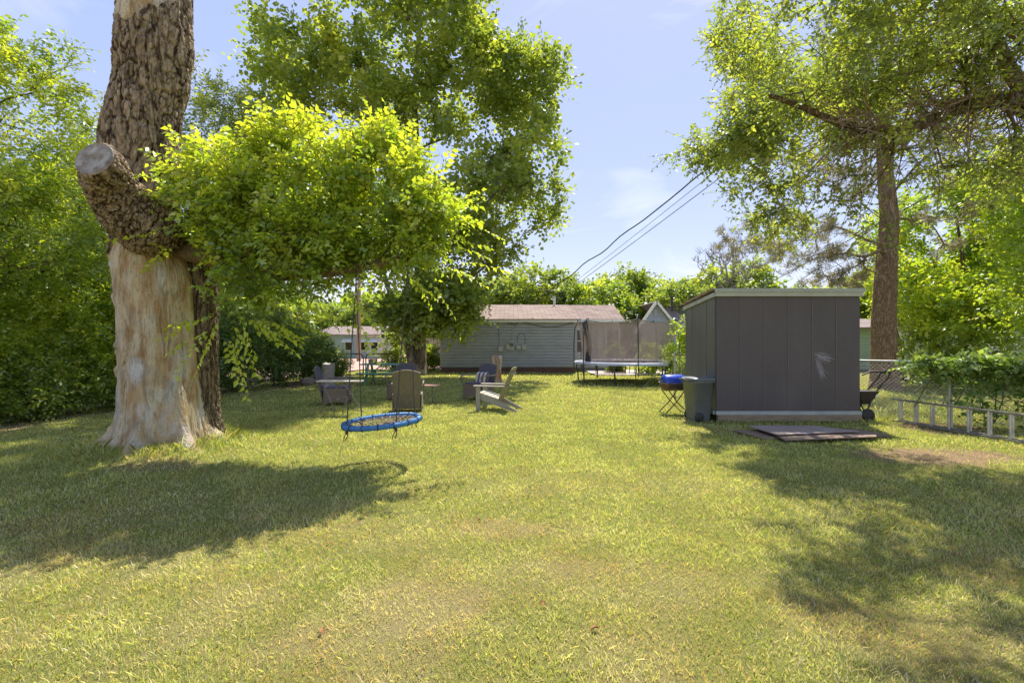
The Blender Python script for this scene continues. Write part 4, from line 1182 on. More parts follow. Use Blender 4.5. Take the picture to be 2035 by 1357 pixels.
# meters, conduit, wires
s_ = F_PX / HY
def hx(px): return (px - CX) / s_ - HX0
def hz(py): return EYE + (CY - py) / s_
MBX = [(995, 693, 9, 11), (1009.5, 689, 7, 10), (1017, 687, 8, 16), (1031, 690, 9, 8), (1041, 690, 8, 10)]
for (px, py, w_, h_) in MBX:
    o = MB().box((hx(px), -.09, hz(py)), (w_ / s_, .14, h_ / s_)).build('meter_box', GREYBOX, house, .01)
mb = MB(); mb.lathe([(.085, 0), (.085, .09), (.05, .13)], (hx(1017), -.16, hz(685)), 16, Matrix.Rotation(R(90), 3, 'X')); mb.build('meter_dial', GLASS, house)
mb = MB()
def wline(pts, r=.012, y=-.05): mb.tube([(hx(a), y, hz(b)) for a, b in pts], r, 6)
wline([(1019, 635), (1019, 679)], .035); mb.build('conduit', GREYBOX, house); mb = MB()
wline([(989, 632), (990, 650), (992, 672), (991, 686)]); mb.build('wall_cable', CABLE, house); mb = MB()
wline([(1028, 681), (1029, 668), (1034, 661), (1042, 664), (1044, 676), (1043, 686)]); mb.build('wall_cable', CABLE, house); mb = MB()
wline([(1000, 634), (1012, 644), (1026, 644), (1033, 634), (1024, 648), (1014, 640), (1024, 636)], .012, -.12); mb.build('wall_cable', CABLE, house); mb = MB()
wline([(1026, 637), (1050, 643), (1080, 650), (1110, 649), (1135, 642), (1147, 637)], .014, -.1); mb.build('wall_cable', CABLE, house)
mb = MB(); wline([(1000, 698), (1000, 714), (1030, 714)], .009, -.03); mb.build('wall_cable', CABLE, house)

# ------------------------------------------------------------------ blue gabled house on the right, behind
b2 = thing('blue_house', 'blue grey gabled house with pinkish roof and black vent pipe behind the shed', 'house', (9.9, 33, 0))
O2 = Vector((9.9, 33, 0)); s2 = 33 / F_PX
apx = P(1303, 600, 33) - O2; lft = P(1270, 655, 33) - O2; rgt = P(1345, 655, 33) - O2
mb = MB(); mb.prism([(lft.x + .2, 0), (rgt.x + .3, 0), (rgt.x + .3, lft.z), (apx.x, apx.z), (lft.x + .2, lft.z)], (0, .2, 0), (1, 0, 0), (0, 0, 1), .3)
mb.build('wall', SIDING_BLUE, b2)
mb = MB()
for k in range(24):
    z0 = .3 + k * .17
    if z0 > apx.z - .15: break
    f_ = 1.0 if z0 < lft.z else (apx.z - z0) / (apx.z - lft.z)
    xa = apx.x + (lft.x + .2 - apx.x) * f_; xb = apx.x + (rgt.x + .3 - apx.x) * f_
    mb.add([(xa, .05, z0), (xb, .05, z0), (xb, .01, z0), (xa, .01, z0), (xa, .05, z0 + .165), (xb, .05, z0 + .165)], [(0, 1, 2, 3), (3, 2, 5, 4)])
mb.build('clapboards', SIDING_BLUE, b2)
mb = slab(MB(), [(apx.x, -.25, apx.z + .05), (apx.x, .25, apx.z + .05), (lft.x - .35, .25, lft.z - .2), (lft.x - .35, -.25, lft.z - .2)], .12); mb.build('roof', SHINGLE_G, b2)
tz, lz = apx.z + .05, lft.z - .2
mb = slab(MB(), [(apx.x + .01, -.25, tz), (rgt.x + .3, -.25, lz), (rgt.x + .3, .6, lz), (apx.x + .01, 4, tz)], .1); mb.build('roof', SHINGLE_G, b2)
mb = slab(MB(), [(apx.x + .02, 4, tz - .004), (rgt.x + .31, .6, lz - .004), (apx.x + 9, .6, lz - .004), (apx.x + 9, 4, tz - .004)], .1); mb.build('roof', SHINGLE_G, b2)
mb = MB(); mb.beam((apx.x, -.28, apx.z + .0), (lft.x - .35, -.28, lft.z - .25), .05, .16); mb.beam((apx.x, -.28, apx.z), (rgt.x + .3, -.28, lft.z - .25), .05, .16); mb.build('rake_board', WHITE, b2)
MB().box((apx.x, 0.0, apx.z - .75), (.3, .05, .5)).build('gable_vent', SIDING, b2)
mb = MB(); mb.box((apx.x + 5, 6.5, 1.2), (7.5, 5, 2.4)); mb.build('wall', SIDING_BLUE, b2)
q = P(1332, 600, 35) - O2; mb = MB(); mb.tube([(q.x, 1.6, q.z - .7), (q.x, 1.6, q.z + .35)], .09, 8); mb.lathe([(.14, 0), (.14, .1)], (q.x, 1.6, q.z + .3), 10); mb.build('vent_pipe', BLACK, b2)

# ------------------------------------------------------------------ light blue house far left, pole, board fence
b3 = thing('light_blue_house', 'light blue low house with beige roof seen through the gate beyond the alley', 'house', (P(632, 0, 45).x, 45, 0))
O3 = Vector(b3.location); L3 = P(757, 0, 45).x - O3.x
mb = MB(); mb.box((L3 / 2, 2.5, 1.15), (L3, 5, 2.3)); mb.build('wall', LIGHT_BLUE, b3)
mb = slab(MB(), [(-.6, -.4, 2.25), (L3 + 1.3, -.4, 2.25), (L3 + 1.0, 2.6, 3.1), (.4, 2.6, 3.1)]); mb.build('roof', SHINGLE_G, b3)
mb = slab(MB(), [(-.6, 5.6, 2.25), (L3 + 1.3, 5.6, 2.25), (L3 + 1.0, 2.65, 3.1), (.4, 2.65, 3.1)]); mb.build('roof', SHINGLE_G, b3)
mb = MB(); laps(mb, L3 * .78, L3 + 1.0, .1, 2.3, -.06, .2, .03); mb.build('white_wing', WHITE, b3)
for k in (2.9, 4.35, 5.3):
    fr = thing('window', None, None); fr.parent = b3; fr.location = (k, -.08, 1.2)
    MB().box((0, -.04, 0), (.75, .06, .95)).build('frame', WHITE, fr); MB().box((0, -.08, 0), (.58, .02, .78)).build('pane', GLASS, fr)
    mb = MB(); mb.add([(-.5, 0, .75), (.5, 0, .75), (.5, -.6, .35), (-.5, -.6, .35), (-.5, 0, .72), (.5, 0, .72), (.5, -.6, .32), (-.5, -.6, .32)], [(0, 3, 2, 1), (4, 5, 6, 7), (3, 7, 6, 2), (0, 4, 7, 3), (1, 2, 6, 5)]); mb.build('awning', WHITE, fr)
up = thing('utility_pole', 'brown wooden utility pole in front of the light blue house', 'pole', (P(713, 0, 38).x, 38, 0))
mb = MB(); mb.tube([(0, 0, 0), (0, 0, 3), (.05, 0, 8.5)], [.17, .16, .12], 12); mb.build('shaft', mat("pole_wood", (.42, .30, .22), (.3, .21, .15), 6, (1, 1, .2), rough=.9), up)
mb = MB(); mb.box((.05, -.15, 7.9), (2.2, .1, .12)); mb.build('crossarm', OLDWOOD, up)
bf = thing('board_fence', 'greyish vertical board fence between the tall tree and the grey house', 'fence', (P(838, 0, 36).x, 36, 0))
mb = MB()
xx = 0
while xx < 5.0:
    mb.box((xx, 0, .95), (.135, .02, 1.8 + random.uniform(-.03, .03))); xx += .142
mb.build('boards', mat("fence_board", (.50, .42, .36), (.40, .33, .28), 4, (4, 1, 1), rough=.9), bf)
MB().box((2.5, .04, .5), (5, .04, .09)).box((2.5, .04, 1.5), (5, .04, .09)).build('rails', OLDWOOD, bf)

# ------------------------------------------------------------------ pale house and green outbuilding on the right
b4 = thing('pale_house', 'pale clapboard house with pinkish roof behind the dark stemmed tree on the right', 'house', (P(1775, 0, 27).x, 27, 0))
mb = MB(); laps(mb, 0, 12, .2, 2.5, 0, .14); mb.box((6, 2.5, 1.25), (11.96, 4.96, 2.45)); mb.build('wall', SIDING_PALE, b4)
mb = slab(MB(), [(-.4, -.4, 2.5), (12.4, -.4, 2.5), (12.4, 3.4, 4.6), (1.8, 3.4, 4.6)]); mb.build('roof', SHINGLE, b4)
MB().box((3.2, -.03, 1.35), (.18, .06, 2.4)).build('corner_board', WHITE, b4)
fr = thing('window', None, None); fr.parent = b4; fr.location = (4.4, -.05, 1.4)
MB().box((0, 0, 0), (1.1, .08, 1.2)).build('frame', WHITE, fr); MB().box((0, -.045, 0), (.92, .02, 1.02)).build('pane', GLASS, fr)
b5 = thing('green_outbuilding', 'small grey green clapboard outbuilding between the brown shed and the pine', 'shed', (P(1690, 0, 26).x, 26, 0))
mb = MB(); laps(mb, 0, 2.2, .1, 2.35, 0, .19, .025); mb.box((1.1, 1.5, 1.2), (2.16, 2.96, 2.3)); mb.build('wall', mat("sage_siding", (.33, .42, .36), (.28, .37, .31), 3, rough=.7), b5)
mb = slab(MB(), [(-.2, -.3, 2.35), (2.4, -.3, 2.35), (2.4, 1.6, 2.9), (-.2, 1.6, 2.9)]); mb.build('roof', SHINGLE_G, b5)

# ------------------------------------------------------------------ brown shed
SKID = mat("brown_timber", (.34, .26, .17), (.24, .18, .12), 5, (1, 6, 6), .9, .004, 20)
SX, SY, SW, SD = 4.06, 9.62, 2.86, 1.62
shed = thing('brown_shed', 'dark brown panelled lean-to shed with pale green roof trim standing on timber skids', 'shed', (SX, SY, 0))
zf, zb = 2.50, 2.34
pw = SW / 6
for k in range(6):
    MB().box((pw * (k + .5), .0, .16 + (zf - .16) / 2), (pw - .008, .03, zf - .16)).build('front_panel', SHED, shed, .002)
mb = MB(); mb.box((SW / 2, .025, 1.3), (SW - .02, .016, 2.3)); mb.build('backing', SHED, shed)
for k in range(6):
    if k:
        MB().box((pw * k, -.019, .16 + (zf - .16) / 2), (.010, .008, zf - .2)).build('batten', mat("seam_paint", (.20, .18, .18), rough=.6) if k == 1 else bpy.data.materials["seam_paint"], shed)
def side(x, nrm):
    mb = MB(); th = .03
    for k in range(4):
        y0, y1 = .02 + SD / 4 * k + .004, .02 + SD / 4 * (k + 1) - .004
        za = zf + (zb - zf) * (y0 / SD); zc = zf + (zb - zf) * (y1 / SD)
        mb.prism([(y0, .16), (y1, .16), (y1, zc), (y0, za)], (x + (k % 2) * .004 * nrm, 0, 0), (0, 1, 0), (0, 0, 1), th)
    return mb
add_streaks(SHED, (0.15, 0.13, 0.12), 9, (1, 1, .12), .56, .8, .35)
SHED_SIDE = mat("sheen_toned_side", (0.15, 0.145, 0.135), (0.12, 0.117, 0.11), 2, (1, 1, .4), .38, .002, 14, spec=.5)  # lighter than the front: the side's sheen is put into the colour
side(0.0, -1).build('side_wall', SHED_SIDE, shed); side(SW, 1).build('side_wall', SHED_SIDE, shed)
MB().box((SW / 2, SD, 1.25), (SW - .04, .03, 2.16)).build('back_wall', SHED, shed)
MB().box((SW / 2, -.035, .185), (SW + .03, .035, .07)).build('base_trim', TRIM, shed)
MB().box((-.035, SD / 2, .185), (.03, SD, .07)).build('base_trim', TRIM, shed)
MB().box((SW / 2, -.04, .085), (SW - .02, .09, .13)).build('skid', SKID, shed); MB().box((SW / 2, SD - .1, .075), (SW - .02, .09, .13)).build('skid', SKID, shed)
MB().box((SW / 2, -.055, 2.535), (SW + .06, .05, .085)).build('lower_fascia', mat("cream_trim", (.50, .52, .46), (.43, .45, .40), 4, rough=.5), shed, .003)
MB().box((SW / 2, -.075, 2.61), (SW + .09, .06, .075)).build('upper_fascia', TRIM, shed, .003)
MB().beam((-.04, -.02, zf + .03), (-.04, SD + .1, zb + .03), .03, .08).build('side_trim', bpy.data.materials["cream_trim"], shed)
# corrugated, patched roof whose lapped edges show on the left
mb = MB()
for k in range(4):
    ya, yb = .02 + k * SD / 3.7, .02 + (k + 1) * SD / 3.7 + .05
    za, zc = 2.66 - (k) * .045, 2.66 - (k + 1) * .045 - .02
    slab(mb, [(-.09, ya, za), (SW + .05, ya, za), (SW + .05, yb, zc), (-.09, yb, zc)], .03)
mb.build('roof', mat("mossy_roof_tile", (.45, .34, .28), (.30, .24, .2), 8, rough=.95, bump=.01), shed)
MB().box((-.12, SD + .18, 2.42), (.35, .18, .02)).build('gutter_end', BLACK, shed)
# white scuffs on the right half of the front
mb = MB(); r_ = np.random.default_rng(8)
def stroke(pts, w):
    pts = [((P(a, b, SY - .02) - Vector((SX, SY, 0)))) for a, b in pts]
    for a, b in zip(pts[:-1], pts[1:]):
        a.y = b.y = -.0165 - .00002 * len(mb.f); d = (b - a).normalized(); n_ = Vector((-d.z, 0, d.x)) * w / 2
        mb.add([a - n_, b - n_, b + n_, a + n_], [(0, 1, 2, 3)])
for k in range(26):
    x0, y0 = 1626 + r_.normal(0, 5), 700 + r_.random() * 12
    stroke([(x0, y0), (x0 + 8 + r_.normal(0, 3), y0 + 4 + r_.normal(0, 2)), (x0 + 22 + r_.normal(0, 5), y0 + 8 + r_.normal(0, 3))], .004 + .005 * r_.random())
for k in range(22):
    x0, y0 = 1625 + r_.normal(0, 3), 716 + r_.normal(0, 4)
    stroke([(x0, y0), (x0 + 6 + r_.normal(0, 1.5), y0 + 18), (x0 + 12 + r_.normal(0, 3), y0 + 32 + r_.normal(0, 4))], .003 + .003 * r_.random())
for k in range(60):
    x0, y0 = r_.uniform(1440, 1705), r_.uniform(620, 825)
    stroke([(x0, y0), (x0 + r_.normal(0, 1.0), y0 + 1.2)], .006)
mb.build('scuff_marks', mat("chalky_scuff", (.36, .34, .36), (.26, .24, .26), 30, rough=.9), shed)

# ------------------------------------------------------------------ plywood sheets lying in front of the shed
PLY = mat("grey_plywood", (.34, .27, .24), (.24, .19, .17), 3, (1, 5, 1), .85, .002, 30, c3=(.44, .40, .40), scale3=3, amt3=(.5, .7))
PLY2 = mat("brown_plywood", (.26, .19, .14), (.18, .13, .10), 3, (1, 5, 1), .9, .002, 30)
PG = 'plywood sheets stacked in front of the shed'
for (pts, z0, m, lab) in (
        ([(1455, 855), (1700, 853), (1770, 866), (1520, 872)], .03, PLY2, 'brown bottom sheet of plywood lying on the grass before the shed'),
        ([(1530, 859), (1740, 858), (1742, 868), (1560, 875)], .065, PLY2, 'middle brown plywood sheet poking out under the grey one'),
        ([(1487, 846), (1612, 846), (1708, 857), (1545, 864)], .10, PLY, 'grey white-stained top sheet of plywood in front of the shed')):
    q = []
    for a, b in pts:
        D_ = (EYE - z0) * F_PX / (b - CY); q.append(P(a, b, D_))
    c = sum(q, Vector()) / 4
    mb = MB(); mb.prism([((p - c).x, (p - c).y) for p in q], (0, 0, 0), (1, 0, 0), (0, 1, 0), .016)
    o = mb.build('plywood_sheet', m, None, .002); o.location = (c.x, c.y, z0); tag(o, lab, 'plywood', PG)

# ------------------------------------------------------------------ trash bin
TB = P(1387, 831, 9.75); TB.z = 0.02
TBS = (.93, .93, .96)
tb = thing('trash_bin', 'grey green plastic wheeled trash bin standing at the left corner of the shed', 'trash bin', TB, R(12))
tb.scale = TBS
BINM = mat("grey_bin_plastic", (0.145, 0.158, 0.155), (0.12, 0.132, 0.13), 5, rough=.42, spec=.4)
def rrect(w, d, z, rr=.3, n=32):
    out = []
    for k in range(n):
        t = 2 * math.pi * k / n; c, s = math.cos(t), math.sin(t); e = .42
        out.append((w * math.copysign(abs(c) ** e, c), d * math.copysign(abs(s) ** e, s), z))
    return out
def loft(mb, rings, cap=True):
    n = len(rings[0]); vs = [v for r in rings for v in r]; fs = []
    for i in range(len(rings) - 1):
        for k in range(n): fs.append((i * n + k, i * n + (k + 1) % n, (i + 1) * n + (k + 1) % n, (i + 1) * n + k))
    mb.add(vs, fs, True)
    if cap: mb.add(rings[0], [tuple(range(n - 1, -1, -1))]); mb.add(rings[-1], [tuple(range(n))])
    return mb
loft(MB(), [rrect(.19, .19, 0), rrect(.20, .20, .05), rrect(.255, .26, .78), rrect(.28, .285, .79), rrect(.28, .285, .83), rrect(.27, .275, .84)]).build('body', BINM, tb)
loft(MB(), [rrect(.29, .30, .845), rrect(.295, .305, .865), rrect(.26, .27, .895), rrect(.1, .1, .905)]).build('lid', BINM, tb)
for s in (-1, 1):
    mb = MB(); mb.lathe([(.02, -.03), (.085, -.03), (.095, -.02), (.095, .02), (.085, .03), (.02, .03)], (-.10 + s * .0, -.21 if s < 0 else .21, .09), 18, Matrix.Rotation(R(90), 3, 'X'))
    w = mb.build('wheel', BLACK, tb); w.location = (0, 0, 0)
mb = MB(); mb.tube([(-.28, -.12, .80), (-.37, -.11, .86), (-.38, 0, .88), (-.37, .11, .86), (-.28, .12, .80)], .014, 8); mb.build('handle', BINM, tb)

# ------------------------------------------------------------------ barrel grill
GR = P(1338, 815, 10.7); GR.z = 0
gr = thing('barrel_grill', 'small charcoal grill with blue domed lid on crossed black folding legs', 'grill', GR, R(10))
BLUE = mat("blue_enamel", (0.03, 0.08, 0.50), (0.025, 0.06, 0.42), 6, rough=.25, spec=.6)
GRB = mat("sooty_steel", (0.22, 0.20, 0.19), (0.12, 0.08, 0.06), 6, rough=.45, metal=.5, c3=(.25, .10, .05), scale3=3)
def half_barrel(lo, hi, r, L, z):
    mb = MB(); n = 14; rows = []
    for (xx, rr) in ((-L / 2, r * .75), (-L / 2 + .02, r * .93), (-L / 2 + .06, r), (L / 2 - .06, r), (L / 2 - .02, r * .93), (L / 2, r * .75)):
        rows.append([(xx, math.cos(lo + (hi - lo) * k / n) * rr, z + math.sin(lo + (hi - lo) * k / n) * rr * (.95)) for k in range(n + 1)])
    vs = [v for r_ in rows for v in r_]; m = n + 1; fs = []
    for i in range(5):
        for k in range(n): fs.append((i * m + k, i * m + k + 1, (i + 1) * m + k + 1, (i + 1) * m + k))
    mb.add(vs, fs, True); mb.add(rows[0], [tuple(range(m))]); mb.add(rows[-1], [tuple(range(m - 1, -1, -1))])
    return mb
half_barrel(0, math.pi, .19, .50, .69).build('lid', BLUE, gr); half_barrel(math.pi, 2 * math.pi, .185, .49, .685).build('fire_bowl', GRB, gr)
MB().box((0, 0, .688), (.52, .40, .014)).build('rim', METAL, gr)
for s in (-1, 1):
    o = MB(); o.tube([(-.27, s * .15, .02), (.0, s * .15, .28), (.2, s * .15, .54)], .011, 6); o.build('leg', BLACK, gr)
    o = MB(); o.tube([(.27, s * .165, .02), (0, s * .165, .28), (-.2, s * .165, .54)], .011, 6); o.build('leg', BLACK, gr)
mb = MB(); mb.tube([(-.27, -.15, .03), (-.27, .15, .03)], .010, 6); mb.build('crossbar', BLACK, gr); mb = MB(); mb.tube([(.27, -.165, .03), (.27, .165, .03)], .010, 6); mb.build('crossbar', BLACK, gr)
mb = MB(); mb.tube([(-.26, -.06, .72), (-.31, -.05, .73), (-.31, .05, .73), (-.26, .06, .72)], .009, 6); mb.build('handle', BLACK, gr)

# ------------------------------------------------------------------ broadcast spreader right of the shed
SP = P(1715, 828, 9.80); SP.z = 0
sp = thing('seed_spreader', 'black push seed spreader with bent tube handle, half hidden right of the shed', 'spreader', SP, R(0))
loft(MB(), [rrect(.08, .08, .34), rrect(.20, .18, .52), rrect(.23, .2, .60), rrect(.235, .205, .61)]).build('hopper', BLACK, sp)
mb = MB(); mb.add([(-.03 + .12, -.207, .50), (.04 + .12, -.207, .50), (.005 + .12, -.209, .56)], [(0, 1, 2)]); mb.build('sticker', WHITE, sp)
mb = MB(); mb.lathe([(.03, -.025), (.115, -.025), (.13, -.01), (.13, .01), (.115, .025), (.03, .025)], (-.01, -.16, .13), 20, Matrix.Rotation(R(80), 3, 'X')); mb.build('wheel', BLACK, sp)
mb = MB(); mb.lathe([(.03, -.025), (.115, -.025), (.13, -.01), (.13, .01), (.115, .025), (.03, .025)], (.0, .2, .13), 20, Matrix.Rotation(R(80), 3, 'X')); mb.build('wheel', BLACK, sp)
mb = MB(); mb.tube([(-.01, -.16, .13), (.0, .2, .13)], .012, 6); mb.build('axle', METAL, sp)
for s in (-.12, .12):
    mb = MB(); mb.tube([(0, s, .2), (.10, s, .5), (.24, s, .68), (.40, s, .86), (.46, s, .97)], .016, 8); mb.build('handle_tube', BLACK, sp)
mb = MB(); mb.tube([(.46, -.12, .97), (.40, -.12, 1.0), (.05, -.12, .99), (-.1, -.12, .93)], .017, 8); mb.tube([(.46, -.12, .97), (.46, .12, .97)], .015, 8); mb.build('handle_bar', BLACK, sp)
mb = MB(); mb.tube([(-.05, 0, .34), (.05, 0, .13)], .014, 6); mb.build('frame', BLACK, sp)

# ------------------------------------------------------------------ chain-link fences
def chainlink(label, pts, h=1.2, pitch=.085, post_every=3.0, wr=.0022, railm=METAL, group=None):
    o = Vector((*pts[0], 0)); root = thing('chain_link_fence', label, 'fence', o, 0, group)
    segs = list(zip(pts[:-1], pts[1:])); allp = []
    for a, b in segs:
        a, b = Vector((*a, 0)) - o, Vector((*b, 0)) - o; L_ = (b - a).length; d = (b - a) / L_
        k = max(1, round(L_ / post_every))
        for i in range(k): allp.append(a + (b - a) * (i / k))
        mb = MB(); mb.tube([a + Vector((0, 0, h)), b + Vector((0, 0, h))], .021, 8); mb.build('top_rail', railm, root)
        mw = MB(); H = h - .04; t = -H
        while t < L_:
            for sgn in (1, -1):
                x0, z0, x1, z1 = (t, 0.02, t + H, H) if sgn > 0 else (t, H, t + H, 0.02)
                for lim in (0, L_):
                    if (x0 < lim < x1):
                        u = (lim - x0) / (x1 - x0); zc = z0 + (z1 - z0) * u
                        if lim == 0: x0, z0 = 0, zc
                        else: x1, z1 = L_, zc
                if x1 - x0 > .01:
                    off = d.cross(Vector((0, 0, 1))) * (.004 * sgn)
                    mw.tube([a + d * x0 + Vector((0, 0, z0)) + off, a + d * x1 + Vector((0, 0, z1)) + off], wr, 3, caps=False)
            t += pitch
        mw.build('wire_mesh', METAL, root)
    allp.append(Vector((*pts[-1], 0)) - o)
    for p in allp:
        mb = MB(); mb.tube([p, p + Vector((0, 0, h + .04))], .03, 10); mb.lathe([(.034, 0), (.03, .03), (.008, .05)], p + Vector((0, 0, h + .03)), 10); mb.build('post', METAL, root)
    return root

chainlink('chain-link fence right of the shed, carrying the leafy vine', [(7.12, 14.0), (7.12, 10.25), (8.42, 9.3), (10.6, 8.3), (12.6, 7.4)], 1.2, .075, 2.4, .0032)
chainlink('short run of chain-link fence with rusty rail left behind the shed', [(4.78, 14.2), (7.0, 14.1)], 1.2, .09, 2.8, .0025, RUST)
chainlink('long chain-link fence running inside the left hedge', [(-10.9, 5.5), (-10.2, 12), (-9.2, 17), (-8.1, 21.3)], 1.15, .11, 3.0, .0028)

# vine over the right fence
vn = thing('fence_vine', 'broad-leaved green vine sprawling over the right chain-link fence', 'vine', (9.4, 8.85, 0))
r_ = np.random.default_rng(55); n = 1500
u = r_.random(n); A_, B_ = np.array([7.95, 9.5]), np.array([12.4, 7.5])
p2 = A_ + (B_ - A_) * u[:, None] + r_.normal(0, .13, (n, 2))
topz = 1.22 + .10 * fbm(u * 14, u * 0, seed=4, octs=2)
zz = np.where(r_.random(n) < .62, topz - np.abs(r_.normal(0, .17, n)), r_.uniform(.05, 1.2, n))
kp = (zz > .8) | (fbm(u * 9, zz * 2.2, seed=9, octs=2) > .5)
kp &= ~((u < .12) & (zz < .9))
pp = np.stack([p2[:, 0] - 9.4, p2[:, 1] - 8.85, zz], 1)[kp]
T = norm(np.stack([r_.normal(0, 1, len(pp)), r_.normal(-.4, .6, len(pp)), r_.normal(.0, .5, len(pp))], 1))
(V, F, tn) = twig_leaves(pp, T, r_.uniform(.15, .4, len(pp)), 6, .10, r_, .25, True, np.clip(.62 + .3 * (pp[:, 2] - .8), .35, .9), .82)
V[:, 2] = np.maximum(V[:, 2], .01)
mesh_np('foliage', V, F, VINE, vn, False, {'tint': tn})
mb = MB()
for k in range(34):
    a = pp[r_.integers(len(pp))]; b = pp[r_.integers(len(pp))]
    a = Vector((a[0], a[1], 1.2 - r_.random() * .2)); b = a + Vector((r_.normal(0, .5), r_.normal(0, .1), -r_.uniform(.2, 1.15))); b.z = max(b.z, 0)
    c = (a + b) / 2 + Vector((r_.normal(0, .12), r_.normal(-.05, .05), 0)); mb.tube([a, c, b], [.006, .008, .01], 5)
mb.build('stems', TWIG, vn)

# ------------------------------------------------------------------ ladder on its edge
LD = [Vector((7.58, 9.62, 0)), Vector((7.98, 7.35, 0))]
ld = thing('extension_ladder', 'aluminium extension ladder lying on its edge along the right fence', 'ladder', LD[0])
d = (LD[1] - LD[0]); L_ = d.length + .9; d.normalize(); s_v = d.cross(Vector((0, 0, 1))).normalized()
for k, (off, z0, w, start) in enumerate(((0, .02, .43, 0), (-.085, .035, .395, .06))):
    for z in (z0, z0 + w):
        a = s_v * off + d * start + Vector((0, 0, z + .012)); mb = MB(); mb.beam(a, a + d * (L_ - start), .028 if k == 0 else .024, .022)
        for zz in (-.006, .006): mb.beam(a + s_v * .016 + Vector((0, 0, zz * 0)), a + s_v * .016 + d * (L_ - start), .006, .03)
        mb.build('side_rail', ALU, ld, .003)
    t = .14 - k * .02
    while t < L_ - .05:
        a = s_v * off + d * t; mb = MB(); mb.tube([a + Vector((0, 0, z0 + .02)), a + Vector((0, 0, z0 + w))], .0165, 8); mb.build('rung', ALU, ld); t += .305

# ------------------------------------------------------------------ trampoline
TC = Vector((4.52, 19.1, 0)); TR = 2.03
tp = thing('trampoline', 'round trampoline with tall black safety net beside the grey house', 'trampoline', TC)
PADM = mat("silver_blue_pad", (.55, .58, .66), (.42, .45, .52), 4, rough=.4)
MATM = mat("black_jumping_mat", (.04, .04, .045), (.05, .05, .055), 10, rough=.7)
POLE = mat("dark_steel_pole", (.06, .065, .07), (.10, .10, .10), 10, rough=.5, metal=.4)
dz = .80
MB().lathe([(0.01, 0), (TR - .30, 0)], (0, 0, dz), 64).build('jumping_mat', MATM, tp)
MB().lathe([(TR - .32, dz + .008), (TR - .3, dz + .03), (TR - .02, dz + .025), (TR + .03, dz - .01), (TR + .03, dz - .07)], (0, 0, 0), 64).build('edge_pad', PADM, tp)
cur = [o for o in COL.objects if o.name == 'edge_pad'][0]
# drop the end caps of the pad so that the mat shows through its hole
me = cur.data; import bmesh
bm_ = bmesh.new(); bm_.from_mesh(me); bmesh.ops.delete(bm_, geom=[f for f in bm_.faces if len(f.verts) > 4], context='FACES'); bm_.to_mesh(me); bm_.free()
mb = MB(); ringp = [(math.cos(2 * math.pi * k / 48) * TR, math.sin(2 * math.pi * k / 48) * TR, dz - .05) for k in range(49)]; mb.tube(ringp, .022, 8, caps=False); mb.build('frame_ring', POLE, tp)
for k in range(4):
    a0 = 2 * math.pi * (k + .5) / 4
    for s in (-.35, .35):
        c, sn = math.cos(a0 + s), math.sin(a0 + s)
        mb = MB(); mb.tube([(c * TR, sn * TR, dz - .05), (c * (TR + .01), sn * (TR + .01), dz - .3), (c * (TR - .04), sn * (TR - .04), dz - .45), (c * (TR - .06), sn * (TR - .06), .03)], .028, 8); mb.build('leg', POLE, tp)
angs = [R(a) for a in (183, 208, 268, 322, 352, 40, 95, 140)]
NT = []
for a in angs:
    c, sn = math.cos(a), math.sin(a)
    mb = MB(); mb.tube([(c * (TR + .05), sn * (TR + .05), .35), (c * (TR + .06), sn * (TR + .06), 1.5), (c * (TR + .02), sn * (TR + .02), 2.1), (c * (TR - .10), sn * (TR - .10), 2.42), (c * (TR - .2), sn * (TR - .2), 2.48)], .02, 8); p_ = mb.build('net_pole', POLE, tp)
    mb = MB(); mb.lathe([(.026, 0), (.028, .05), (.01, .07)], (c * (TR - .10), sn * (TR - .10), 2.42), 8); mb.build('pole_cap', mat("blue_cap", (.25, .33, .42), rough=.5) if "blue_cap" not in bpy.data.materials else bpy.data.materials["blue_cap"], tp)
# the net: woven cloth with real transparency between its threads
NET = bpy.data.materials.new("net_weave"); NET.use_nodes = True
t = NET.node_tree; nn = t.nodes; LL = t.links; b = nn['Principled BSDF']; b.inputs['Base Color'].default_value = (.46, .36, .32, 1); b.inputs['Roughness'].default_value = .9
b.inputs['Specular IOR Level'].default_value = .05
tr_ = nn.new('ShaderNodeBsdfTransparent'); mx = nn.new('ShaderNodeMixShader')
tc = nn.new('ShaderNodeTexCoord'); nz = nn.new('ShaderNodeTexNoise'); nz.inputs['Scale'].default_value = 2.5; nz.inputs['Detail'].default_value = 3; LL.new(tc.outputs['Object'], nz.inputs['Vector'])
mr = nn.new('ShaderNodeMapRange'); mr.inputs['To Min'].default_value = .46; mr.inputs['To Max'].default_value = .74; mr.inputs['From Min'].default_value = .3; mr.inputs['From Max'].default_value = .7; LL.new(nz.outputs['Fac'], mr.inputs['Value'])
LL.new(mr.outputs[0], mx.inputs['Fac']); LL.new(tr_.outputs[0], mx.inputs[1]); LL.new(b.outputs[0], mx.inputs[2]); LL.new(mx.outputs[0], nn['Material Output'].inputs['Surface'])
na, nz_ = 160, 14; V = []; F = []
ap = sorted(angs)
for i in range(na):
    a = 2 * math.pi * i / na
    dmin = min(abs((a - q + math.pi) % (2 * math.pi) - math.pi) for q in ap)
    for j in range(nz_ + 1):
        u = j / nz_
        rad_ = TR - .34 + .05 * math.sin(a * 23 + u * 2) * (1 - u) * .6 + .16 * u + .015 * math.sin(a * 41)
        topz_ = 2.38 - .10 * min(1, dmin / .35) ** .7
        V.append((math.cos(a) * rad_, math.sin(a) * rad_, dz + .02 + (topz_ - dz) * u))
    for j in range(nz_):
        i2 = (i + 1) % na
        F.append((i * (nz_ + 1) + j, i2 * (nz_ + 1) + j, i2 * (nz_ + 1) + j + 1, i * (nz_ + 1) + j + 1))
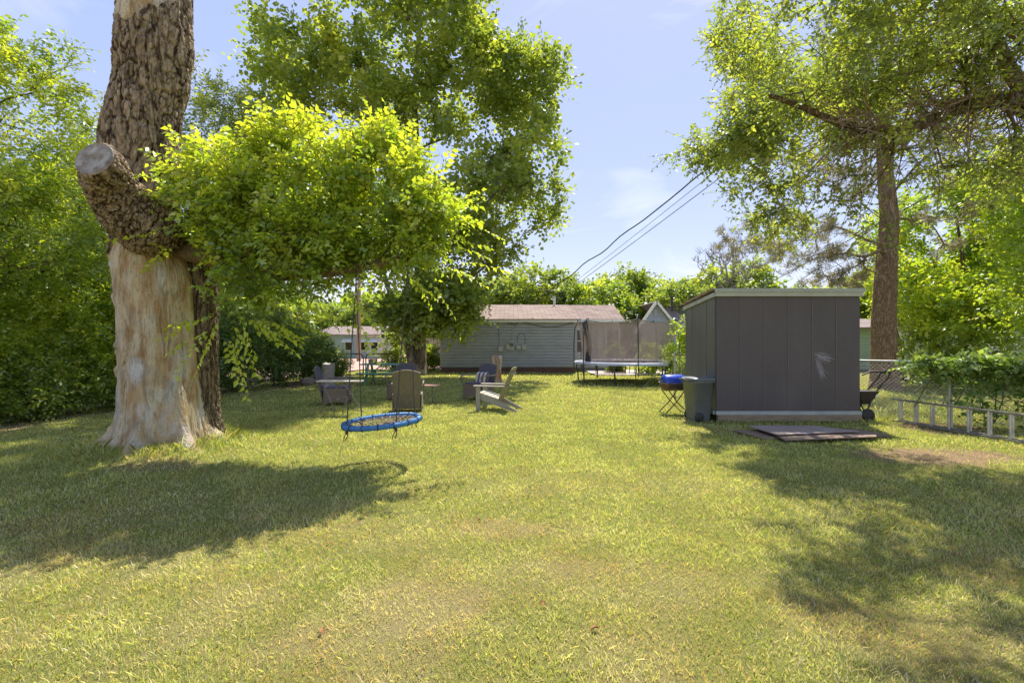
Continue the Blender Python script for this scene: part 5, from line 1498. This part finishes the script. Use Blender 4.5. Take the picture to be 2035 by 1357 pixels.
mesh_np('safety_net', np.array(V), np.array(F), NET, tp, True)
mb = MB(); mb.tube([V[i * (nz_ + 1) + nz_] for i in range(na)] + [V[nz_]], .012, 6, caps=False); mb.build('net_hem', BLACK, tp)
mb = MB()
for a in (R(196), R(200), R(205)):
    mb.tube([(math.cos(a) * (TR - .3), math.sin(a) * (TR - .3), dz + .05), (math.cos(a) * (TR - .36), math.sin(a) * (TR - .36), 1.4), (math.cos(a) * (TR - .16), math.sin(a) * (TR - .16), 2.35)], [.05, .04, .03], 8)
mb.build('gathered_net', mat("bunched_net", (.08, .075, .08), rough=.9), tp)

# ------------------------------------------------------------------ patio furniture glimpsed under the trampoline
pt = thing('patio_table', 'long rusty metal patio table seen under the trampoline', 'table', (P(1200, 0, 23.6).x, 23.6, .05))
MB().box((0, 0, .42), (2.2, .7, .04)).build('top', RUST, pt)
for x in (-1, -.35, .35, 1):
    for y in (-.3, .3):
        mb = MB(); mb.tube([(x, y, 0), (x, y, .41)], .018, 6); mb.build('leg', RUST, pt)
pc = thing('patio_armchair', 'rusty metal armchair standing on the grass under the far edge of the trampoline', 'chair', (P(1256, 0, 24).x, 24.0, 0), R(15))
MB().box((0, 0, .42), (.52, .5, .05)).build('seat', RUST, pc); MB().box((0, .25, .72), (.5, .04, .5), Matrix.Rotation(R(-10), 3, 'X')).build('backrest', RUST, pc)
for x in (-.24, .24):
    for y in (-.22, .22):
        mb = MB(); mb.tube([(x, y, .4), (x * 1.15, y * 1.15, 0)], .022, 6); mb.build('leg', RUST, pc)
    mb = MB(); mb.tube([(x, -.22, .4), (x * 1.1, -.24, .62), (x * 1.1, .22, .64)], .018, 6); mb.build('arm', RUST, pc)
for (px, py, D_, rx, h, lab, sd_, m) in ((1370, 0, 17.5, .8, 2.3, 'bright green bush between the trampoline and the shed', 301, LEAF_LIME), (1335, 0, 21, 1.3, 1.25, 'low green bush behind the right side of the trampoline', 302, LEAF_MID),
                                         (1290, 0, 23.5, .5, 1.5, 'yellow green shrub seen through the trampoline net', 303, LEAF_LIME), (1225, 0, 25, .4, 1.4, 'small shrub against the house seen through the net', 304, LEAF_OLIVE),
                                         (852, 0, 25.5, .6, 1.3, 'clipped low hedge right of the tall tree trunk', 305, LEAF_MID), (785, 0, 24.5, .7, 2.2, 'leafy bush left of the tall tree trunk beside the gate', 306, LEAF_OLIVE),
                                         (1850, 0, 17.5, 1.3, 2.3, 'dense green bush in front of the pale house, nearer the pine', 307, LEAF_MID), (1985, 0, 19, 1.5, 2.5, 'dense green bush in front of the pale house at the right edge', 308, LEAF_MID)):
    shrub(lab, P(px, 0, D_).x, D_, rx, rx * .8, h, 90, sd_, m, .13, name='garden_shrub', group='shrubs round the grey house', per=6)

# ------------------------------------------------------------------ patio chairs
WICK = mat("grey_brown_wicker", (.26, .205, .165), (.19, .15, .12), 30, (1, 1, 3), .8, .004, 60)
WICKB = mat("olive_brown_back", (.19, .165, .12), (.15, .13, .095), 14, (2, 2, 1), .7, .002, 50, c3=(.24, .215, .15), scale3=5, amt3=(.55, .8))
SLING = mat("dark_violet_sling", (.115, .105, .14), (.09, .085, .115), 18, rough=.7)
ARM = mat("bronze_tube", (.30, .25, .22), (.20, .17, .15), 14, rough=.45, metal=.4)


def archpoly(w, h, rise, n=10, w2=None):
    w2 = w2 or w
    return [(-w / 2, 0), (w / 2, 0)] + [(w2 / 2 - w2 * k / n, h + rise * math.sin(math.pi * k / n)) for k in range(n + 1)]


def wicker_chair(label, loc, rz):
    """faces local -Y"""
    t = thing('wicker_armchair', label, 'chair', loc, rz, 'wicker patio armchairs round the side table')
    w, dpt = .60, .58
    def skirt(a, b, th=.025):
        a, b = Vector(a), Vector(b); L_ = (b - a).length; d = (b - a) / L_; n = 10
        poly = [(0, 0), (.05, 0)] + [(.05 + (L_ - .1) * k / n, .06 + .06 * math.sin(math.pi * k / n)) for k in range(n + 1)] + [(L_ - .05, 0), (L_, 0), (L_ - .02, .40), (.02, .40)]
        return MB().prism(poly, a, d, (0, 0, 1), th)
    skirt((-w / 2, -dpt / 2, 0), (w / 2, -dpt / 2, 0)).build('front_skirt', WICK, t)
    skirt((-w / 2 - .013, dpt / 2, 0), (-w / 2 - .013, -dpt / 2, 0)).build('side_skirt', WICK, t)
    skirt((w / 2 + .013, -dpt / 2, 0), (w / 2 + .013, dpt / 2, 0)).build('side_skirt', WICK, t)
    MB().box((0, -.01, .415), (w + .05, dpt + .03, .035)).build('seat_frame', WICK, t, .008)
    MB().box((0, -.02, .45), (w - .06, dpt - .06, .05)).build('seat', SLING, t, .02)
    bx = Vector((0, dpt / 2 - .0, .10)); tilt = R(14); uy = (0, math.sin(tilt), math.cos(tilt))
    MB().prism(archpoly(.56, .84, .07, 12, .62), bx, (1, 0, 0), uy, .03).build('backrest', WICKB, t, .006)
    n_ = Vector((1, 0, 0)).cross(Vector(uy)).normalized()
    MB().prism(archpoly(.50, .50, .06, 12, .54), bx + Vector(uy) * .33 + n_ * .02, (1, 0, 0), uy, .012).build('back_sling', SLING, t)
    for s in (-1, 1):
        x = s * (w / 2 + .04)
        pts = [(x, .33, .66), (x, .2, .655), (x, 0, .665), (x, -.22, .675), (x, -.30, .66)]
        for k in range(9):
            a = R(90 + k * 38); rr = .075 - k * .0055; pts.append((x, -.30 + math.cos(a) * rr, .60 + math.sin(a) * rr))
        mb = MB(); mb.tube(pts, .018, 8); mb.build('scroll_arm', ARM, t)
        mb = MB(); mb.tube([(x, -.28, .52), (x, -.27, .42)], .013, 8); mb.build('arm_post', ARM, t)
    return t


def at(px, py_base): D_ = EYE * F_PX / (py_base - CY); return Vector(((px - CX) / F_PX * D_, D_, 0))


c0 = wicker_chair('brown wicker armchair with its high arched back to the camera behind the swing', at(806, 821) + Vector((0, .25, 0)), R(184))
c0.rotation_euler.z = R(180 + 8)
def another(label, loc, rz):
    c = copy_tree(c0); c.location = loc; c.rotation_euler = (0, 0, rz); c["label"] = label; return c
another('wicker armchair in profile facing right behind the thin folding table', at(665, 806) + Vector((0, .2, 0)), R(100))
c_r = another('wicker armchair with a striped cushion, turned towards the side table on the right', at(950, 795) + Vector((0, .2, 0)), R(-32))
another('wicker armchair facing the camera, almost hidden behind the one with its back turned', at(797, 795) + Vector((-.05, .3, 0)), R(-5))
# striped cushion on the right-hand chair
cu = thing('striped_cushion', 'brown cushion with cream stripes leaning on the right wicker armchair', 'cushion', c_r.matrix_world.translation, 0)
M_ = Matrix.Rotation(R(-32), 3, 'Z'); cu.location = c_r.location + M_ @ Vector((.02, .14, .56)); cu.rotation_euler = (R(-16), 0, R(-32))
CUSH = mat("cushion_brown", (.16, .12, .11), (.13, .10, .09), 20, rough=.9); CREAM = mat("cushion_cream", (.66, .62, .60), (.58, .54, .52), 20, rough=.9)
n = 12; rows = []
def cush(xa, xb, grow_=0.0):
    vs, fs = [], []; m = 10
    for s in (-1, 1):
        for i in range(m + 1):
            for j in range(m + 1):
                u = xa + (xb - xa) * i / m; v = -1 + 2 * j / m
                th = (.075 + grow_) * max(0, (1 - u ** 4)) ** .5 * max(0, (1 - v ** 4)) ** .5
                vs.append((u * .23, s * th, v * .19))
    for s in range(2):
        for i in range(m):
            for j in range(m):
                b = s * (m + 1) ** 2 + i * (m + 1) + j; q = (b, b + 1, b + m + 2, b + m + 1); fs.append(q if s else q[::-1])
    return vs, fs
MB().add(*cush(-1, 1), smooth=True).build('pad', CUSH, cu)
for a, b in ((-.72, -.42), (-.12, .16), (.44, .7)): MB().add(*cush(a, b, .003), smooth=True).build('stripe', CREAM, cu)

# ------------------------------------------------------------------ folding table, side table
ft = thing('folding_table', 'thin flat-topped metal folding table with crossed legs in front of the left armchair', 'table', at(676, 824))
MB().box((0, 0, .735), (.98, .22, .026)).build('table_top', mat("beige_table_top", (.62, .56, .48), (.52, .46, .4), 6, rough=.5), ft, .006)
for sy in (-.1, .1):
    for s in (-1, 1):
        mb = MB(); mb.tube([(-.36 * s, sy, .72), (-.26 * s, sy, .52), (-.1 * s, sy, .14), (-.09 * s, sy, 0)] if sy < 0 else [(.0 * s, sy, .72), (.24 * s, sy, .40), (.42 * s, sy, .12), (.50 * s, sy, 0)], .011, 8); mb.build('leg', ARM, ft)
for (a, b) in (((-.2, -.1, .40), (.2, -.1, .40)), ((-.05, -.1, .34), (-.05, .1, .34))):
    mb = MB(); mb.tube([a, b], .009, 6); mb.build('brace', ARM, ft)
sdt = thing('side_table', 'small round rust coloured side table with curved iron legs among the chairs', 'table', at(856, 802) + Vector((0, .1, 0)))
MB().lathe([(.24, 0), (.25, .01), (.25, .025), (.23, .03)], (0, 0, .45), 32).build('table_top', mat("tile_top", (.42, .24, .17), (.34, .2, .14), 9, rough=.5), sdt)
for k in range(3):
    a = R(k * 120 - 30); c, s = math.cos(a), math.sin(a)
    mb = MB(); mb.tube([(c * .2, s * .2, .45), (c * .2, s * .2, .36), (c * .1, s * .1, .24), (c * .08, s * .08, .14), (c * .18, s * .18, .04), (c * .23, s * .23, .0)], .011, 8); mb.build('leg', ARM, sdt)

# ------------------------------------------------------------------ adirondack chair
AD = mat("weathered_grey_board", (.40, .37, .31), (.31, .285, .24), 6, (1, 1, 6), .8, .002, 30)
AD2 = mat("weathered_back_board", (.33, .30, .19), (.25, .22, .15), 6, (6, 6, 1), .8, .002, 30)
ac = thing('adirondack_chair', 'weathered pale grey wooden Adirondack chair seen from its side on the lawn', 'chair', at(950, 817) + Vector((0, .0, 0)), R(0))
# local: faces -X, x grows to its back
def brd(a, b, w, h, nm, m=AD, up=(0, 0, 1)): return MB().beam(a, b, w, h, up).build(nm, m, ac, .004)
WY = .62
for y in (0, WY):
    brd((.0, y, 0), (.0, y, .565), .03, .10, 'front_leg', up=(1, 0, 0))
    mb = MB(); sgn = .035 if y == 0 else -.035
    mb.prism([(-.02, .28), (.0, .40), (.10, .40), (.45, .27), (.98, .0), (.84, .0), (.45, .13)], (.0, y + sgn, 0), (1, 0, 0), (0, 0, 1), .028); mb.build('side_rail', AD, ac, .003)
    MB().prism([(-.1, -.07), (.52, -.05), (.62, -.03), (.62, .03), (.52, .05), (-.1, .07)], (.0, y, .58), (1, 0, 0), (0, 1, 0), .025).build('armrest', AD, ac, .003)
for k in range(5):
    u = k / 4; brd((.04 + .38 * u, .05, .395 - .125 * u + .0), (.04 + .38 * u, WY - .05, .395 - .125 * u), .022, .085, 'seat_slat', up=(1, 0, -.3) if False else (1, 0, 0)) if False else MB().box((.05 + .38 * u, WY / 2, .412 - .118 * u), (.088, WY - .04, .02), Matrix.Rotation(R(17), 3, 'Y')).build('seat_slat', AD, ac, .003)
MB().box((-.0, WY / 2, .30), (.02, WY - .06, .12)).build('front_apron', AD, ac, .003)
for k in range(5):
    y = .085 + k * (WY - .17) / 4; hgt = .98 + .03 * math.sin(math.pi * k / 4)
    b0_ = Vector((.44, y, .20)); t0_ = Vector((.44 + .40 * hgt / 1.0 * .88, y, .20 + hgt * .80))
    MB().beam(b0_, t0_, .10, .02, (1, 0, -.5)).build('back_slat', AD2, ac, .003)
MB().beam((.60, .0, .555), (.60, WY, .555), .09, .025, (.2, 0, 1)).build('back_rail', AD, ac, .003); MB().beam((.77, .06, .86), (.77, WY - .06, .86), .02, .05).build('back_rail', AD, ac, .003)
ac.rotation_euler.z = R(-12)

# ------------------------------------------------------------------ rope swing
SWC = Vector((P(759.5, 0, 6.3).x, 6.3, .56))
sw = thing('saucer_swing', 'round net swing with ridged blue rim hanging on dark ropes from the old tree', 'swing', SWC)
SBLUE = mat("blue_foam_sleeve", (.07, .23, .47), (.055, .185, .40), 12, rough=.5)
ROPE = mat("dark_rope", (.06, .05, .04), (.10, .085, .065), 60, rough=.95); ROPE2 = mat("tan_net_rope", (.34, .26, .22), (.2, .15, .13), 40, rough=.95)
SR = .475; V = []; F = []; na, nb = 720, 12; tl_ = .11
def rim(a, r=SR): return np.array([math.cos(a) * r, math.sin(a) * r, tl_ * .06 * math.sin(a) + .035 * math.cos(a)])
for i in range(na):
    a = 2 * math.pi * i / na; c = rim(a); out = np.array([math.cos(a), math.sin(a), 0])
    rr = .032 + .0035 * (1 if (i // 3) % 2 else -1)
    for j in range(nb):
        b_ = 2 * math.pi * j / nb; V.append(c + out * rr * math.cos(b_) + np.array([0, 0, rr * math.sin(b_)]))
for i in range(na):
    for j in range(nb): F.append((i * nb + j, ((i + 1) % na) * nb + j, ((i + 1) % na) * nb + (j + 1) % nb, i * nb + (j + 1) % nb))
mesh_np('rim', np.array(V), np.array(F), SBLUE, sw, False)
mb = MB()
for k in range(24):
    a = 2 * math.pi * k / 24; p0 = rim(a, SR - .02); q0 = rim(a, .05); q0[2] -= .05
    mid = (p0 + q0) / 2; mid[2] -= .03; mb.tube([p0, mid, q0], .0065, 5)
for rr_, n_, sag in ((.42, 48, .01), (.36, 48, .02), (.30, 40, .03), (.24, 36, .04), (.18, 30, .05), (.12, 24, .055), (.06, 16, .06)):
    pts = []
    for k in range(n_ + 1):
        a = 2 * math.pi * k / n_; q0 = rim(a, rr_ * (1 + .05 * math.sin(a * 24))); q0[2] -= sag; pts.append(q0)
    mb.tube(pts, .0058, 5, caps=False)
mb.build('net', ROPE2, sw)
for k in range(16):
    a = 2 * math.pi * (k + .4) / 16; c = rim(a); out = Vector((math.cos(a), math.sin(a), 0)); tn_ = Vector((-math.sin(a), math.cos(a), 0))
    pts = [Vector(c) + out * .038 * math.cos(b) + Vector((0, 0, .038)) * math.sin(b) for b in np.linspace(0, 2 * math.pi, 13)]
    mb = MB(); mb.tube(pts, .006, 5, caps=False); mb.build('rim_lashing', ROPE, sw)
tops = {-1: P(708, 535, 7.0), 1: P(811, 512, 7.0)}
for s, aa in ((-1, (R(222), R(140))), (1, (R(305), R(40)))):
    T_ = tops[s] - SWC; kn = Vector((T_.x * .98, T_.y, T_.z)) * .85
    kn = Vector((SR * .80 * s, (T_.y) * .8, 1.25))
    for a in aa:
        c = Vector(rim(a)); 
        mb = MB(); mb.tube([T_ + Vector((.01 if a == aa[0] else -.01, 0, 0)), T_ * .5 + c * .5, c], .0075, 6); mb.build('rope', ROPE, sw)
        mb = MB(); e = c + Vector((random.uniform(-.03, .03), .0, -.16)); mb.lathe([(.005, -.03), (.02, -.012), (.02, .012), (.005, .03)], c + Vector((0, 0, -.05)), 8); mb.tube([c, c + Vector((.01, 0, -.1)), e], .006, 6)
        mb.tube([c + Vector((0, 0, -.05)), c + Vector((-.03, 0, -.11)), c + Vector((-.045, 0, -.17))], .005, 5); mb.build('rope_tail', ROPE, sw)

# ------------------------------------------------------------------ picnic table and box, gate, stumps, rocks
GRN = mat("green_painted_wood", (.16, .36, .27), (.12, .29, .21), 5, (1, 6, 6), .7, .002, 20)
pk_ = thing('picnic_table', 'green painted wooden picnic table in front of the tubular gate', 'picnic table', P(768, 0, 18.2).xy.to_3d() * 1.0, R(4))
for k in range(5): MB().box((0, -.30 + k * .15, .745), (1.85, .14, .04)).build('top_board', GRN, pk_, .004)
for s in (-1, 1):
    for k in range(2): MB().box((0, s * (.62 + k * .14), .44), (1.85, .13, .04)).build('bench_board', GRN, pk_, .004)
for x in (-.62, .62):
    for s in (-1, 1): MB().beam((x, s * .25, .72), (x, s * .66, 0), .05, .13, (0, 1, 0)).build('leg', GRN, pk_, .003)
    MB().box((x + .046, 0, .40), (.04, 1.45, .09)).build('bench_support', GRN, pk_, .003)
    MB().beam((x * .9, 0, .42), (x * .25, 0, .72), .04, .08, (0, 1, 0)).build('brace', GRN, pk_, .003)
pk_.rotation_euler.z = R(2)
bx_ = MB(); bx_.box((0, 0, .08), (.28, .2, .16)); bx_.box((0, 0, .168), (.30, .22, .016))
o = bx_.build('cardboard_box', mat("brown_cardboard", (.34, .25, .17), (.28, .2, .14), 6, rough=.9), None, .004); q = P(741, 0, 18.1); o.location = (q.x, 18.1, .768); tag(o, 'small brown box standing on the green picnic table', 'box')

def gate(label, x0px, x1px, D_):
    a = P(x0px, 0, D_); b = P(x1px, 0, D_); w = b.x - a.x; t = thing('tubular_gate', label, 'gate', (a.x, D_, 0), 0, 'leaves of the tubular gate'); h = 1.05; rc = .16
    mb = MB(); mb.tube([(0, 0, .05), (0, 0, h - rc), (rc * .3, 0, h - rc * .3), (rc, 0, h), (w - rc, 0, h), (w - rc * .3, 0, h - rc * .3), (w, 0, h - rc), (w, 0, .05)], .028, 8); mb.build('frame', RUST, t)
    mb = MB(); mb.tube([(0, 0, .12), (w, 0, .12)], .02, 8); mb.build('bottom_rail', RUST, t)
    mw = MB(); tt = -.9
    while tt < w:
        for sg in (1, -1):
            x0, z0, x1, z1 = (tt, .1, tt + .9, 1.0) if sg > 0 else (tt, 1.0, tt + .9, .1)
            if x0 < 0: u = (0 - x0) / (x1 - x0); z0 = z0 + (z1 - z0) * u; x0 = 0
            if x1 > w: u = (w - x0) / (x1 - x0); z1 = z0 + (z1 - z0) * u; x1 = w
            if x1 > x0 + .01: mw.tube([(x0, sg * .004, z0), (x1, sg * .004, z1)], .0022, 3, caps=False)
        tt += .12
    mw.build('wire_mesh', METAL, t); return t
gate('left leaf of the rusty tubular gate, partly behind the hedge end', 668, 722, 21.4); gate('right leaf of the rusty tubular gate behind the picnic table', 727, 786, 21.4)

def stump(label, loc, r0, h, seed, m, tilt=0.0, name='tree_stump', jag=.12):
    t = thing(name, label, 'stump', loc)
    V, F, (a, b), Q = dtube([(0, 0, -.03, r0 * 1.5), (0, 0, h * .12, r0 * 1.1), (tilt * .5, 0, h * .5, r0), (tilt, 0, h * .85, r0 * 1.02), (tilt, 0, h, r0)], 90, 80,
                            lambda x, y, z, th, u: r0 * (.35 * (fbm(x * 5 + seed, y * 5, z * 1.2, seed, 3) - .5) + .25 * np.exp(-np.clip(z, 0, 9) / .12) * np.cos(th * 4)) + u * 0)
    last = V[-b:].copy(); V[-b:, 2] += jag * (fbm(last[:, 0] * 9, last[:, 1] * 9, seed=seed, octs=2) - .3)
    mesh_np('trunk', V, F, m, t, True); cap = V[-b:]; c = cap.mean(0) - np.array([0, 0, .05])
    VV = np.concatenate([cap, c[None]]); FF = np.array([(i, (i + 1) % b, b) for i in range(b)]); mesh_np('top_cut', VV, FF, CUT_WOOD, t, False); return t
STM = mat("stump_wood", (.56, .48, .36), (.32, .22, .13), 5, (2, 2, .5), .9, .01, 12, c3=(.42, .19, .07), scale3=3, amt3=(.55, .62))
stump('tall jagged stump with orange brown rot behind the right wicker armchair', P(983, 0, 19.2).xy.to_3d(), .24, 1.0, 12, STM, .03)
stump('short grey weathered stump behind the left wicker armchair', P(650, 0, 16.8).xy.to_3d(), .20, .82, 14, OLDWOOD, .05)
ROCK = mat("brown_rock", (.30, .25, .20), (.2, .16, .13), 5, rough=.95, bump=.02)
r_ = np.random.default_rng(66)
for i, (px, py, sz, lab) in enumerate(((612, 766, .24, 'rounded brown rock under the hedge, leftmost of three'), (628, 762, .30, 'largest brown rock beside the grey weathered stump'), (671, 752, .25, 'brown rock just right of the grey weathered stump'))):
    p = at(px, py); n_ = 26; th, ph = np.meshgrid(np.linspace(0, 2 * np.pi, n_, endpoint=False), np.linspace(0.02, np.pi - .02, 16))
    d_ = np.stack([np.cos(th) * np.sin(ph), np.sin(th) * np.sin(ph), np.cos(ph)], -1); rr = sz * (.8 + .6 * (fbm(d_[..., 0] * 2 + i * 9, d_[..., 1] * 2, d_[..., 2] * 2, 5, 3) - .3))
    V = (d_ * rr[..., None] * np.array([1.2, .9, .8])).reshape(-1, 3); a, b = np.meshgrid(np.arange(15), np.arange(n_), indexing='ij')
    F = np.stack([a * n_ + b, (a + 1) * n_ + b, (a + 1) * n_ + (b + 1) % n_, a * n_ + (b + 1) % n_], -1).reshape(-1, 4)
    o = mesh_np('garden_rock', V, F, ROCK, None, True); o.location = (p.x, p.y, sz * .45); tag(o, lab, 'rock', 'rocks under the hedge')

# ------------------------------------------------------------------ overhead wires
def wire(label, a, b, r, sag, tw=0.0):
    a, b = Vector(a), Vector(b); pts = []
    for k in range(41):
        u = k / 40; p = a.lerp(b, u); p.z -= sag * 4 * u * (1 - u)
        if tw: p.z += .05 * math.sin(u * 37) * tw; p.x += .04 * math.sin(u * 51) * tw
        pts.append(p - a)
    mb = MB(); mb.tube(pts, r, 6); o = mb.build('overhead_cable', CABLE); o.location = a; return tag(o, label, 'cable', group='overhead cables')
wire('thick twisted overhead cable, left one of the three running to the grey house', P(1900, -60, 9.0), P(1060, 600, 25.5), .022, .15, .8)
wire('thin overhead cable, middle one of the three running to the grey house', P(1960, -95, 9.0), P(1095, 596, 29), .009, .1)
wire('overhead cable, lowest of the three running down to the grey house', P(2010, -90, 9.0), P(1105, 594, 29), .013, .1)
wire('overhead cable passing behind the pine down to the shed roof corner', P(2120, 235, 11), P(1470, 592, 32), .018, .1)
wire('thin overhead cable under the pine branches behind the shed', P(2130, 290, 11), P(1540, 585, 32), .010, .1)

# ------------------------------------------------------------------ fallen leaves
DL = mat("dead_leaf", (.30, .13, .05), (.20, .09, .04), 20, rough=.8)
for i, (px, py, lab) in enumerate(((1078, 1211, 'curled orange leaf on the lawn at the bottom centre'), (1182, 1260, 'orange leaf lying lowest and furthest right on the bright grass'), (643, 1260, 'brown leaf lowest and leftmost on the sunny grass'),
                                   (652, 1083, 'dark brown leaf on the sunny grass below the shade edge'), (1035, 933, 'small red brown leaf in the middle of the lawn'), (853, 902, 'red brown leaf just below the swing'), (162, 1000, 'brown curled leaf in the shade of the old tree'),
                                   (75, 936, 'brown leaf left of the old tree foot'), (952, 1040, 'pinkish dry leaf on the tan bare patch'), (975, 937, 'tiny brown leaf left of the lawn centre'))):
    p = at(px, py); a = random.uniform(0, 6.28); L_ = random.uniform(.022, .038)
    vs, fs = [], []
    for k in range(7):
        u = k / 6; w_ = .45 * math.sin(math.pi * min(1, u * .95 + .03)) * L_
        zc = .012 * math.sin(u * 3)
        for s in (-1, 0, 1): vs.append(((u - .5) * L_ * 1.3, s * w_, zc + abs(s) * .010))
    for k in range(6):
        for j in range(2): b = k * 3 + j; fs.append((b, b + 3, b + 4, b + 1))
    o = MB().add(vs, fs, True).build('fallen_leaf', DL); o.location = (p.x, p.y, float(gh(p.x, p.y)) + .012); o.rotation_euler = (.3, .1, a); tag(o, lab, 'leaf', 'fallen leaves on the lawn')
